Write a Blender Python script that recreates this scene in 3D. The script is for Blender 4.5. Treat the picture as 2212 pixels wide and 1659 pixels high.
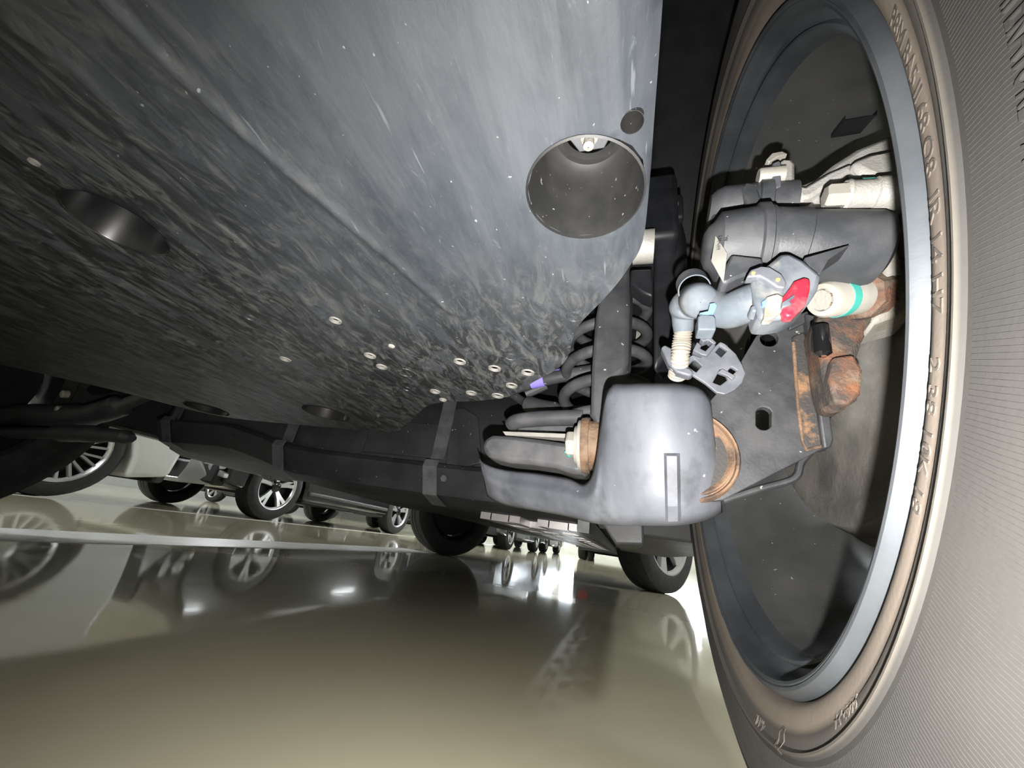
import bpy, bmesh, math, random
import numpy as np
from mathutils import Vector, Matrix
from mathutils.geometry import delaunay_2d_cdt

for o in list(bpy.data.objects):
    bpy.data.objects.remove(o, do_unlink=True)
SC = bpy.context.scene
COL = SC.collection
PI = math.pi
random.seed(4)

# ------------------------------------------------------------------ camera (X car right, Y car forward, Z up)
FPX, YAW, PITCH, ROLL, CAMH = 803.2, .3304, .3968, .1537, .1731
_F = np.array([-math.sin(YAW) * math.cos(PITCH), math.cos(YAW) * math.cos(PITCH), math.sin(PITCH)])
_r = np.array([math.cos(YAW), math.sin(YAW), 0.])
_u = np.cross(_r, _F)
_R = math.cos(ROLL) * _r + math.sin(ROLL) * _u
_U = -math.sin(ROLL) * _r + math.cos(ROLL) * _u
CAMP = np.array([0., 0., CAMH])
cam = bpy.data.cameras.new('camera')
cam.sensor_width = 36.0
cam.lens = FPX / 2212 * 36.0
cam.clip_start = .005
cam.clip_end = 300
camo = bpy.data.objects.new('camera', cam)
COL.objects.link(camo)
m = Matrix.Identity(4)
for i in range(3):
    m[i][0], m[i][1], m[i][2], m[i][3] = _R[i], _U[i], -_F[i], CAMP[i]
camo.matrix_world = m
SC.camera = camo

# ------------------------------------------------------------------ light
SC.view_settings.view_transform = 'Standard'
SC.view_settings.look = 'None'
SC.view_settings.gamma = 1
SC.view_settings.use_curve_mapping = False
SC.view_settings.exposure = .5
w = bpy.data.worlds.new('world')
SC.world = w
w.use_nodes = True
w.node_tree.nodes['Background'].inputs[0].default_value = (.55, .6, .7, 1)
w.node_tree.nodes['Background'].inputs[1].default_value = .01

# the phone's own flash lamp, just below and right of its lens
fl = bpy.data.lights.new('phone_flash', 'SPOT')
fl.energy = 12.0
fl.color = (1.0, .97, .93)
fl.spot_size = math.radians(178)
fl.spot_blend = 1.0
fl.shadow_soft_size = .0025
flo = bpy.data.objects.new('phone_flash', fl)
COL.objects.link(flo)
flp = CAMP + _R * .004 - _U * .027 - _F * .006
flaim = _F + _R * ((1300 - 1106) / FPX) - _U * ((1060 - 829.5) / FPX)
flo.location = Vector(flp)
flo.rotation_euler = Vector(flaim).to_track_quat('-Z', 'Y').to_euler()


def ray(x, y):
    return _F + (x - 1106) / FPX * _R - (y - 829.5) / FPX * _U


def at(x, y, ax, v):
    d = ray(x, y)
    t = (v - CAMP[ax]) / d[ax]
    return CAMP + d * t


def PX(x, y, v): return at(x, y, 0, v)
def PY(x, y, v): return at(x, y, 1, v)
def PZ(x, y, v): return at(x, y, 2, v)
def PD(x, y, d): return CAMP + ray(x, y) * d
def depth(p): return float((np.asarray(p) - CAMP) @ _F)


# ------------------------------------------------------------------ materials
ALB = {'dusty grey rim paint': .30, 'cast aluminium': .62, 'dusty cast metal': .6, 'grey motor plastic': .55, 'blue grey boot rubber': .40, 'grey connector plastic': .5,
       'grey clip plastic': .6, 'red lock plastic': .62, 'tan corrugated conduit': .44, 'black painted steel': .6, 'rusty steel': .6, 'rust edged steel': .6, 'orange bushing crust': .45,
       'zinc bolt': .62, 'satin steel arm': 1.0, 'white label paper': .42, 'moulded cup plastic': .34, 'pale plastic lip': .55, 'dusty black plastic': .95, 'teal paint mark': .6, 'blue paint mark': .6,
       'steel strap': 1.15, 'smooth black cup': .3, 'dusty splash shield': .55}


def M(name, c1, c2=None, scale=20, stretch=(1, 1, 1), rough=.6, metal=0., lo=.4, hi=.62, bump=0., bscale=120,
      specks=None, spec=.5, rough2=None, coat=0., c3=None, c3s=6, c3lo=.55, c3hi=.7):
    k = ALB.get(name, 1.)
    c1, c2, c3 = [None if c is None else tuple(x * k for x in c) for c in (c1, c2, c3)]
    if specks:
        specks = (tuple(x * k for x in specks[0]),) + tuple(specks[1:])
    mt = bpy.data.materials.new(name)
    mt.use_nodes = True
    nt = mt.node_tree
    b = nt.nodes['Principled BSDF']
    b.inputs['Base Color'].default_value = (*c1, 1)
    b.inputs['Roughness'].default_value = rough
    b.inputs['Metallic'].default_value = metal
    b.inputs['Specular IOR Level'].default_value = spec
    b.inputs['Coat Weight'].default_value = coat
    geo = nt.nodes.new('ShaderNodeNewGeometry')

    def noise(sc, st, det=6, rg=.6):
        mp = nt.nodes.new('ShaderNodeMapping')
        mp.inputs['Scale'].default_value = (st[0] * sc, st[1] * sc, st[2] * sc)
        nt.links.new(geo.outputs['Position'], mp.inputs['Vector'])
        n = nt.nodes.new('ShaderNodeTexNoise')
        n.inputs['Scale'].default_value = 1
        n.inputs['Detail'].default_value = det
        n.inputs['Roughness'].default_value = rg
        nt.links.new(mp.outputs[0], n.inputs['Vector'])
        return n.outputs[0]

    def ramp(v, a, bb):
        r = nt.nodes.new('ShaderNodeMapRange')
        r.inputs['From Min'].default_value = a
        r.inputs['From Max'].default_value = bb
        nt.links.new(v, r.inputs['Value'])
        return r.outputs[0]

    def mix(f, a, bb):
        x = nt.nodes.new('ShaderNodeMix')
        x.data_type = 'RGBA'
        nt.links.new(f, x.inputs[0])
        for s, v in ((6, a), (7, bb)):
            if isinstance(v, tuple):
                x.inputs[s].default_value = (*v, 1)
            else:
                nt.links.new(v, x.inputs[s])
        return x.outputs[2]
    col = None
    if c2 is not None:
        f = ramp(noise(scale, stretch), lo, hi)
        col = mix(f, c1, c2)
        if rough2 is not None:
            rr = nt.nodes.new('ShaderNodeMapRange')
            rr.inputs['To Min'].default_value = rough
            rr.inputs['To Max'].default_value = rough2
            nt.links.new(f, rr.inputs['Value'])
            nt.links.new(rr.outputs[0], b.inputs['Roughness'])
    if c3 is not None:
        f = ramp(noise(c3s, (1, 1, 1), 5), c3lo, c3hi)
        col = mix(f, col if col is not None else c1, c3)
    if specks:
        f = ramp(noise(specks[1], specks[2], 2, .5), specks[3], specks[3] + .03)
        col = mix(f, col if col is not None else c1, specks[0])
    if col is not None:
        nt.links.new(col, b.inputs['Base Color'])
    if bump:
        bn = nt.nodes.new('ShaderNodeBump')
        bn.inputs['Strength'].default_value = bump
        bn.inputs['Distance'].default_value = .002
        nt.links.new(noise(bscale, (1, 1, 1), 4), bn.inputs['Height'])
        nt.links.new(bn.outputs[0], b.inputs['Normal'])
    mt['mk'] = 1
    return mt


def EM(name, c, s):
    mt = bpy.data.materials.new(name)
    mt.use_nodes = True
    b = mt.node_tree.nodes['Principled BSDF']
    b.inputs['Base Color'].default_value = (*c, 1)
    b.inputs['Emission Color'].default_value = (*c, 1)
    b.inputs['Emission Strength'].default_value = s
    return mt


def tyre_material(cy=.3464, cz=.355):
    mt = M('dusty rubber', (.78, .78, .78), (1.15, 1.12, 1.08), 9, lo=.3, hi=.7, rough=.88, bump=.07, bscale=420, spec=.3)
    nt = mt.node_tree
    N, L = nt.nodes, nt.links.new
    b = N['Principled BSDF']
    src = b.inputs['Base Color'].links[0].from_socket
    geo = [n for n in N if n.type == 'NEW_GEOMETRY'][0]
    sub = N.new('ShaderNodeVectorMath')
    sub.operation = 'SUBTRACT'
    sub.inputs[1].default_value = (0, cy, cz)
    L(geo.outputs['Position'], sub.inputs[0])
    mul = N.new('ShaderNodeVectorMath')
    mul.operation = 'MULTIPLY'
    mul.inputs[1].default_value = (0, 1, 1)
    L(sub.outputs[0], mul.inputs[0])
    ln = N.new('ShaderNodeVectorMath')
    ln.operation = 'LENGTH'
    L(mul.outputs[0], ln.inputs[0])
    mr = N.new('ShaderNodeMapRange')
    mr.inputs['From Min'].default_value = .24
    mr.inputs['From Max'].default_value = .36
    L(ln.outputs['Value'], mr.inputs['Value'])
    cr = N.new('ShaderNodeValToRGB')
    stops = [(.243, (.25, .205, .17)), (.252, (.33, .28, .235)), (.2585, (.31, .265, .225)), (.2610, (.145, .135, .122)), (.2662, (.140, .132, .122)), (.2674, (.13, .12, .11)), (.2680, (.17, .155, .135)), (.2688, (.165, .15, .13)),
             (.2695, (.068, .066, .063)), (.30, (.052, .051, .049)), (.322, (.058, .054, .050)), (.3245, (.15, .13, .115)), (.327, (.10, .088, .078)), (.35, (.085, .072, .062))]
    e = cr.color_ramp.elements
    while len(e) < len(stops):
        e.new(.5)
    for el, (r, c) in zip(e, stops):
        el.position = (r - .24) / .12
        el.color = (*[x * .52 for x in c], 1)
    L(mr.outputs[0], cr.inputs[0])
    mx = N.new('ShaderNodeMix')
    mx.data_type = 'RGBA'
    mx.blend_type = 'MULTIPLY'
    mx.inputs[0].default_value = 1
    L(cr.outputs[0], mx.inputs[6])
    L(src, mx.inputs[7])
    L(mx.outputs[2], b.inputs['Base Color'])
    return mt


m_tyre = tyre_material()
m_rubber = M('black rubber', (.018, .018, .019), (.03, .03, .032), 30, rough=.7)
m_rim = M('dusty grey rim paint', (.16, .18, .205), (.30, .33, .365), 14, rough=.38, rough2=.6, metal=.25, bump=.05, bscale=300, lo=.3, hi=.7)
m_barrel = M('dark rim barrel', (.062, .064, .066), (.10, .10, .096), 12, rough=.55, metal=.15, lo=.35, hi=.7,
             specks=((.5, .5, .5), 220, (1, 1, 1), .74))
m_spoke = M('black wheel back', (.012, .012, .013), (.022, .022, .022), 30, rough=.6)
m_black = M('black plastic', (.007, .008, .010), (.013, .014, .017), 40, rough=.5)
m_blackdusty = M('dusty black plastic', (.035, .037, .042), (.075, .075, .078), 25, rough=.5, rough2=.7, lo=.35, hi=.7, bump=.1, bscale=400,
                 specks=((.35, .35, .35), 160, (1, 1, 1), .72))
m_guard = M('satin black guard plastic', (.078, .084, .100), (.145, .152, .172), 22, (1, 1, .3), rough=.52, rough2=.64, spec=.5, bump=.06, bscale=260, c3=(.05, .053, .06), c3s=34, c3lo=.52, c3hi=.75, lo=.35, hi=.75,
            specks=((.5, .5, .52), 120, (1, 1, 1), .74))
m_cast = M('cast aluminium', (.62, .60, .55), (.78, .77, .73), 40, rough=.5, metal=.15, bump=.3, bscale=700)
m_castdusty = M('dusty cast metal', (.36, .34, .30), (.50, .48, .43), 30, rough=.75, bump=.3, bscale=500, c3=(.30, .26, .20), c3s=30)
m_motor = M('grey motor plastic', (.075, .08, .09), (.125, .13, .14), 35, rough=.45, rough2=.65, bump=.08, bscale=600,
            specks=((.6, .6, .6), 260, (1, 1, 1), .76))
m_boot = M('blue grey boot rubber', (.20, .24, .29), (.33, .37, .42), 45, spec=.25, rough=.6, rough2=.75, lo=.35, hi=.7, c3=(.52, .50, .44), c3s=30, c3lo=.52, c3hi=.72)
m_conn = M('grey connector plastic', (.16, .19, .225), (.30, .33, .37), 50, rough=.42, rough2=.65, c3=(.55, .53, .47), c3s=40, c3lo=.55, c3hi=.72)
m_clip = M('grey clip plastic', (.14, .15, .175), (.22, .23, .26), 45, rough=.5, rough2=.65)
m_red = M('red lock plastic', (.72, .03, .06), (.78, .22, .22), 70, rough=.4, lo=.5, hi=.75)
m_conduit = M('tan corrugated conduit', (.52, .46, .38), (.66, .60, .52), 60, rough=.7)
m_plate = M('black painted steel', (.05, .052, .058), (.085, .086, .09), 35, rough=.5, rough2=.65, bump=.12, bscale=500,
            specks=((.5, .48, .45), 190, (1, 1, 1), .745), c3=(.24, .20, .16), c3s=24, c3lo=.62, c3hi=.8)
m_rust = M('rusty steel', (.30, .125, .06), (.075, .065, .058), 42, rough=.85, lo=.36, hi=.56, bump=.6, bscale=400, c3=(.26, .20, .15), c3s=70, c3lo=.5, c3hi=.68)
m_rustedge = M('rust edged steel', (.06, .056, .053), (.36, .20, .10), 75, rough=.8, lo=.52, hi=.66, bump=.4, bscale=500)
m_rustring = M('orange bushing crust', (.36, .20, .11), (.40, .29, .20), 60, rough=.85, bump=.6, bscale=300, c3=(.13, .085, .06), c3s=50, c3lo=.45, c3hi=.62)
m_bolt = M('zinc bolt', (.66, .63, .55), (.78, .75, .68), 50, rough=.45, metal=.3, bump=.1)
m_shield = M('dusty splash shield', (.17, .165, .15), (.27, .255, .23), 22, rough=.8, bump=.25, bscale=250, c3=(.10, .10, .10), c3s=12)
m_arm = M('satin steel arm', (.05, .052, .056), (.10, .10, .105), 40, rough=.42, rough2=.6, lo=.35, hi=.7, bump=.1)
m_teal = M('teal paint mark', (.10, .62, .52), rough=.6)
m_blue = M('blue paint mark', (.22, .42, .80), rough=.6)
m_violet = M('violet paint mark', (.30, .24, .80), rough=.6)
m_yellow = M('yellow paint dot', (.85, .55, .12), rough=.6)
m_label = M('white label paper', (.72, .70, .63), (.60, .58, .52), 60, rough=.7)
m_ink = M('black ink', (.03, .03, .03), rough=.7)
m_alu = M('bare aluminium sheet', (.40, .385, .385), (.50, .48, .47), 20, rough=.38, metal=.7)
m_silver = M('machined wheel silver', (.70, .71, .72), rough=.28, metal=.75)
m_chrome = M('chrome trim', (.8, .8, .82), rough=.12, metal=1.)
m_gloss = M('gloss black', (.008, .008, .009), rough=.12, coat=.3)
m_white = M('white car paint', (.78, .79, .78), rough=.25, coat=.5)
m_blackpaint = M('black car paint', (.012, .012, .014), rough=.18, coat=.5)
m_greypaint = M('dark grey car paint', (.06, .065, .07), rough=.2, metal=.3, coat=.5)
m_glass = M('tinted glass', (.02, .022, .025), rough=.05)
m_tail = M('dark red lamp lens', (.12, .008, .008), rough=.15)
m_lamp = M('lamp lens', (.75, .76, .78), rough=.15, spec=.8)
m_cup = M('moulded cup plastic', (.028, .029, .03), (.065, .062, .058), 60, rough=.6, lo=.4, hi=.75,
          specks=((.55, .52, .48), 330, (1, 1, 1), .71))
m_pot = M('smooth black cup', (.03, .031, .034), rough=.28)
m_edge = M('pale plastic lip', (.30, .29, .27), (.42, .40, .37), 80, rough=.7)
m_tank = M('black tank shell', (.018, .019, .023), (.033, .034, .038), 14, rough=.55, bump=.15, bscale=200,
           specks=((.3, .3, .3), 150, (1, 1, 1), .745))
m_strap = M('steel strap', (.07, .073, .08), (.11, .112, .118), 40, rough=.5, metal=.2)


def undertray_material():
    mt = bpy.data.materials.new('dusty undertray plastic')
    mt.use_nodes = True
    nt = mt.node_tree
    N = nt.nodes
    L = nt.links.new
    b = N['Principled BSDF']
    geo = N.new('ShaderNodeNewGeometry')

    def noise(sc, det=6, rg=.6, rot=0, dist=0):
        mp = N.new('ShaderNodeMapping')
        mp.inputs['Scale'].default_value = sc
        mp.inputs['Rotation'].default_value = (0, 0, rot)
        L(geo.outputs['Position'], mp.inputs['Vector'])
        n = N.new('ShaderNodeTexNoise')
        n.inputs['Scale'].default_value = 1
        n.inputs['Detail'].default_value = det
        n.inputs['Roughness'].default_value = rg
        n.inputs['Distortion'].default_value = dist
        L(mp.outputs[0], n.inputs['Vector'])
        return n.outputs[0]

    def rng(v, a, c, t0=0., t1=1.):
        r = N.new('ShaderNodeMapRange')
        for k, x in (('From Min', a), ('From Max', c), ('To Min', t0), ('To Max', t1)):
            r.inputs[k].default_value = x
        L(v, r.inputs['Value'])
        return r.outputs[0]

    def mth(op, a, c):
        r = N.new('ShaderNodeMath')
        r.operation = op
        for i, x in enumerate((a, c)):
            if isinstance(x, (int, float)):
                r.inputs[i].default_value = x
            else:
                L(x, r.inputs[i])
        return r.outputs[0]

    def mix(f, a, c):
        x = N.new('ShaderNodeMix')
        x.data_type = 'RGBA'
        L(f, x.inputs[0])
        for s, v in ((6, a), (7, c)):
            if isinstance(v, tuple):
                x.inputs[s].default_value = (*v, 1)
            else:
                L(v, x.inputs[s])
        return x.outputs[2]
    sep = N.new('ShaderNodeSeparateXYZ')
    L(geo.outputs['Position'], sep.inputs[0])
    # dust film, streaked along the driving direction
    K = .335
    def k3(a, b_, c_): return (a * K * .93, b_ * K, c_ * K * 1.10)
    streak = rng(noise((70, 12, 30), 7, .65, .12, .8), .40, .66)
    film = rng(noise((13, 7, 16), 6, .62, .1, .5), .34, .66)
    patch = rng(noise((34, 26, 30), 8, .7, .3, 1.2), .42, .66)
    c = mix(film, k3(.070, .079, .090), k3(.125, .132, .142))
    c = mix(mth('MULTIPLY', streak, .32), c, k3(.19, .193, .197))
    c = mix(mth('MULTIPLY', patch, .35), c, k3(.165, .168, .170))
    # wet dark blotches, mostly towards the front and the left side
    far = rng(sep.outputs[1], .12, .24)
    left = rng(sep.outputs[0], -.08, -.26)
    zone = mth('MAXIMUM', far, left)
    blot = rng(noise((55, 22, 30), 9, .72, .1, 1.4), .44, .54)
    c = mix(mth('MULTIPLY', mth('MULTIPLY', blot, zone), .88), c, k3(.022, .022, .022))
    dusty = rng(noise((75, 30, 30), 9, .74, .35, 1.8), .50, .62)
    c = mix(mth('MULTIPLY', mth('MULTIPLY', dusty, zone), .8), c, k3(.34, .315, .275))
    # fine scratches and splashes
    sc1 = rng(noise((420, 34, 40), 3, .5, .10), .69, .74)
    sc2 = rng(noise((190, 60, 40), 6, .7, -.45, 1.5), .62, .72)
    pt = rng(noise((300, 300, 60), 2, .5), .735, .76)
    c = mix(mth('MULTIPLY', sc1, .5), c, k3(.36, .36, .35))
    c = mix(mth('MULTIPLY', sc2, .5), c, k3(.33, .33, .315))
    c = mix(pt, c, k3(.5, .5, .48))
    L(c, b.inputs['Base Color'])
    rr = N.new('ShaderNodeMapRange')
    rr.inputs['To Min'].default_value = .42
    rr.inputs['To Max'].default_value = .6
    L(streak, rr.inputs['Value'])
    L(rr.outputs[0], b.inputs['Roughness'])
    bn = N.new('ShaderNodeBump')
    bn.inputs['Strength'].default_value = .25
    bn.inputs['Distance'].default_value = .0015
    L(noise((90, 40, 50), 6, .6, .1), bn.inputs['Height'])
    L(bn.outputs[0], b.inputs['Normal'])
    return mt


m_tray = undertray_material()


# ------------------------------------------------------------------ mesh helpers
def V(p): return np.asarray(p, float)


def unit(v):
    v = V(v)
    return v / np.linalg.norm(v)


def frame(d, hint=(0, 0, 1)):
    d = unit(d)
    h = V(hint)
    if abs(d @ unit(h)) > .95:
        h = V((0, 1, 0)) if abs(d[1]) < .9 else V((1, 0, 0))
    a = unit(np.cross(h, d))
    return a, np.cross(d, a), d


def catmull(pts, n=8, closed=False):
    P = [V(p) for p in pts]
    out = []
    N = len(P)
    segs = N if closed else N - 1
    for i in range(segs):
        if closed:
            p0, p1, p2, p3 = P[i - 1], P[i], P[(i + 1) % N], P[(i + 2) % N]
        else:
            p1, p2 = P[i], P[i + 1]
            p0 = P[i - 1] if i else 2 * p1 - p2
            p3 = P[i + 2] if i + 2 < N else 2 * p2 - p1
        for k in range(n):
            t = k / n
            out.append(.5 * (2 * p1 + (p2 - p0) * t + (2 * p0 - 5 * p1 + 4 * p2 - p3) * t * t + (3 * p1 - p0 - 3 * p2 + p3) * t ** 3))
    if not closed:
        out.append(P[-1])
    return out


class MB:
    def __init__(s): s.v = []; s.f = []

    def add(s, vs, fs):
        o = len(s.v)
        s.v += [tuple(map(float, x)) for x in vs]
        s.f += [tuple(i + o for i in f) for f in fs]
        return s

    def lathe(s, o, d, prof, n=32, hint=(0, 0, 1), a0=0, a1=2 * PI, cap=False):
        a, b, d = frame(d, hint)
        o = V(o)
        full = abs(a1 - a0 - 2 * PI) < 1e-6
        k = n if full else n + 1
        vs = []
        for t, r in prof:
            for i in range(k):
                an = a0 + (a1 - a0) * i / n
                vs.append(o + d * t + (a * math.cos(an) + b * math.sin(an)) * r)
        fs = []
        for j in range(len(prof) - 1):
            for i in range(n):
                i2 = (i + 1) % k
                fs.append((j * k + i, j * k + i2, (j + 1) * k + i2, (j + 1) * k + i))
        if cap:
            fs.append(tuple(range(k))[::-1])
            q = (len(prof) - 1) * k
            fs.append(tuple(q + i for i in range(k)))
        return s.add(vs, fs)

    def tube(s, path, r, n=12, cap=True, flat=1., hint=(0, 0, 1)):
        P = [V(p) for p in path]
        N = len(P)
        R = r if hasattr(r, '__len__') else [r] * N
        vs = []
        prev = None
        for i in range(N):
            t = unit(P[min(i + 1, N - 1)] - P[max(i - 1, 0)])
            if prev is None:
                a, b, _ = frame(t, hint)
            else:
                a = unit(prev - t * (prev @ t))
                b = np.cross(t, a)
            prev = a
            for k in range(n):
                an = 2 * PI * k / n
                vs.append(P[i] + a * math.cos(an) * R[i] + b * math.sin(an) * R[i] * flat)
        fs = [(j * n + i, j * n + (i + 1) % n, (j + 1) * n + (i + 1) % n, (j + 1) * n + i) for j in range(N - 1) for i in range(n)]
        if cap:
            fs.append(tuple(range(n))[::-1])
            fs.append(tuple((N - 1) * n + i for i in range(n)))
        return s.add(vs, fs)

    def prism(s, outline, ext, top_scale=1.):
        """outline: 3-D points, ext: vector; top_scale shrinks the far end"""
        P = [V(p) for p in outline]
        n = len(P)
        c = sum(P) / n
        Q = [c + (p - c) * top_scale + V(ext) for p in P]
        fs = [tuple(range(n)), tuple(range(n, 2 * n))[::-1]]
        fs += [(i, i + n, (i + 1) % n + n, (i + 1) % n) for i in range(n)]
        return s.add(P + Q, fs)

    def box(s, lo, hi):
        x0, y0, z0 = lo
        x1, y1, z1 = hi
        return s.prism([(x0, y0, z0), (x1, y0, z0), (x1, y1, z0), (x0, y1, z0)], (0, 0, z1 - z0))

    def grid(s, G, close_u=False):
        nu, nv = len(G), len(G[0])
        vs = [p for row in G for p in row]
        fs = []
        for i in range(nu if close_u else nu - 1):
            for j in range(nv - 1):
                i2 = (i + 1) % nu
                fs.append((i * nv + j, i2 * nv + j, i2 * nv + j + 1, i * nv + j + 1))
        return s.add(vs, fs)

    def plate(s, outline, holes, o, ex, ey, ext):
        """flat plate with holes: 2-D outline/holes in frame (o, ex, ey), extruded by vector ext"""
        pts, edges = [], []
        for loop in [outline] + holes:
            k = len(pts)
            pts += [Vector((float(a), float(b))) for a, b in loop]
            edges += [(k + i, k + (i + 1) % len(loop)) for i in range(len(loop))]
        v2, e2, f2, *_ = delaunay_2d_cdt(pts, edges, [], 0, 1e-7)
        keep = []
        for f in f2:
            c = sum((v2[i] for i in f), Vector((0, 0))) / len(f)
            if inside(c, outline) and not any(inside(c, h) for h in holes):
                keep.append(f)
        o, ex, ey, ext = V(o), V(ex), V(ey), V(ext)
        W = [o + ex * p.x + ey * p.y for p in v2]
        n = len(W)
        cnt = {}
        for f in keep:
            for i in range(len(f)):
                e = (f[i], f[(i + 1) % len(f)])
                cnt[e] = 1
        fs = [tuple(f) for f in keep] + [tuple(i + n for i in f)[::-1] for f in keep]
        for (a, b) in cnt:
            if (b, a) not in cnt:
                fs.append((b, a, a + n, b + n))
        return s.add(W + [p + ext for p in W], fs)

    def build(s, name, mat, parent=None, label=None, smooth=35, bevel=0, solid=0, weld=False, sub=0):
        me = bpy.data.meshes.new(name)
        me.from_pydata(s.v, [], s.f)
        bm = bmesh.new()
        bm.from_mesh(me)
        if weld:
            bmesh.ops.remove_doubles(bm, verts=bm.verts, dist=1e-6)
        loose = [v for v in bm.verts if not v.link_faces]
        if loose:
            bmesh.ops.delete(bm, geom=loose, context='VERTS')
        bmesh.ops.recalc_face_normals(bm, faces=bm.faces)
        bm.to_mesh(me)
        bm.free()
        if smooth:
            me.polygons.foreach_set('use_smooth', [True] * len(me.polygons))
            me.set_sharp_from_angle(angle=math.radians(smooth))
        me.materials.append(mat)
        ob = bpy.data.objects.new(name, me)
        COL.objects.link(ob)
        if solid:
            md = ob.modifiers.new('thickness', 'SOLIDIFY')
            md.thickness = abs(solid)
            md.offset = 1 if solid > 0 else -1
        if bevel:
            md = ob.modifiers.new('bevel', 'BEVEL')
            md.width = bevel
            md.segments = 2
            md.limit_method = 'ANGLE'
            md.angle_limit = math.radians(40)
        if sub:
            md = ob.modifiers.new('sub', 'SUBSURF')
            md.levels = md.render_levels = sub
        if parent is not None:
            ob.parent = parent
            if parent.type == 'EMPTY' and 'origin' in ORI.get(parent.name, {}):
                ob.matrix_parent_inverse = Matrix.Translation(-Vector(ORI[parent.name]['origin']))
        if label:
            ob['label'] = label
        return ob


ORI = {}


def inside(p, poly):
    x, y = p[0], p[1]
    r = False
    n = len(poly)
    j = n - 1
    for i in range(n):
        xi, yi = poly[i]
        xj, yj = poly[j]
        if (yi > y) != (yj > y) and x < (xj - xi) * (y - yi) / (yj - yi) + xi:
            r = not r
        j = i
    return r


def empty(name, loc, rotz=0, local=False):
    e = bpy.data.objects.new(name, None)
    COL.objects.link(e)
    e.empty_display_size = .2
    e.location = loc
    e.rotation_euler = (0, 0, rotz)
    if not local:
        ORI[e.name] = {'origin': loc}
    return e


def tag(o, label, cat=None, group=None, kind=None):
    if label:
        o['label'] = label
    if cat:
        o['category'] = cat
    if group:
        o['group'] = group
    if kind:
        o['kind'] = kind
    return o


def text_mesh(s, size, extrude=0., align='LEFT'):
    cu = bpy.data.curves.new('t', 'FONT')
    cu.body = s
    cu.size = size
    cu.extrude = extrude
    cu.align_x = align
    cu.resolution_u = 3
    ob = bpy.data.objects.new('t', cu)
    COL.objects.link(ob)
    dg = bpy.context.evaluated_depsgraph_get()
    me = bpy.data.meshes.new_from_object(ob.evaluated_get(dg))
    vs = [V(v.co) for v in me.vertices]
    fs = [tuple(p.vertices) for p in me.polygons]
    bpy.data.objects.remove(ob)
    bpy.data.meshes.remove(me)
    return vs, fs


def circ(cx, cy, r, n=24, ry=None, rot=0):
    out = []
    for i in range(n):
        a = 2 * PI * i / n
        x, y = r * math.cos(a), (ry or r) * math.sin(a)
        out.append((cx + x * math.cos(rot) - y * math.sin(rot), cy + x * math.sin(rot) + y * math.cos(rot)))
    return out


def outY(pix, Y): return [PY(x, y, Y) for x, y in pix]


# ================================================================== SETTING: underground car park
def floor_material():
    mt = M('glossy beige floor coating', (.50, .468, .335), (.58, .545, .40), 1.4, rough=.055, lo=.3, hi=.7,
           c3=(.44, .41, .295), c3s=.5, c3lo=.5, c3hi=.7, specks=((.2, .17, .13), 40, (1, 1, 1), .79))
    nt = mt.node_tree
    b = nt.nodes['Principled BSDF']
    geo = [n for n in nt.nodes if n.type == 'NEW_GEOMETRY'][0]
    n = nt.nodes.new('ShaderNodeTexNoise')
    n.inputs['Scale'].default_value = 9
    n.inputs['Detail'].default_value = 3
    nt.links.new(geo.outputs['Position'], n.inputs['Vector'])
    bp = nt.nodes.new('ShaderNodeBump')
    bp.inputs['Strength'].default_value = .12
    bp.inputs['Distance'].default_value = .002
    nt.links.new(n.outputs[0], bp.inputs['Height'])
    nt.links.new(bp.outputs[0], b.inputs['Normal'])
    return mt


m_floor = floor_material()
m_line = M('white line paint', (.72, .72, .72), (.62, .62, .6), 6, rough=.25)
m_ceil = M('grey ceiling paint', (.55, .55, .53), rough=.9)
m_wall = M('pale wall paint', (.62, .62, .58), (.56, .56, .52), 1, rough=.7)
GX0, GX1, GY0, GY1, GH = -22., 12., -9., 27., 2.75
floor = MB().box((GX0, GY0, -.2), (GX1, GY1, 0)).build('floor', m_floor, smooth=0)
tag(floor, 'glossy beige coated garage floor with reflections', kind='structure')
for (x0, x1, y0, y1) in [(-1.72, -1.45, -5, 2.95), (-3.74, -3.66, -6, 24)]:
    MB().box((x0, y0, .0), (x1, y1, .0015)).build('painted_line', m_line, floor, smooth=0)
ceil = MB().box((GX0, GY0, GH), (GX1, GY1, GH + .2)).build('ceiling', m_ceil, smooth=0)
tag(ceil, 'grey painted garage ceiling', kind='structure')
for nm, lo, hi in [('wall_left', (GX0 - .2, GY0, 0), (GX0, GY1, GH)), ('wall_right', (GX1, GY0, 0), (GX1 + .2, GY1, GH)),
                   ('wall_front', (GX0, GY1, 0), (GX1, GY1 + .2, GH)), ('wall_back', (GX0, GY0 - .2, 0), (GX1, GY0, GH))]:
    tag(MB().box(lo, hi).build(nm, m_wall, smooth=0), 'pale painted garage wall', kind='structure')
m_tube = EM('lamp tube', (.95, .98, 1.0), 100)
m_win = EM('bright window', (.84, .92, 1.0), 24)
m_fix = M('white lamp housing', (.8, .8, .8), rough=.5)
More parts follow.
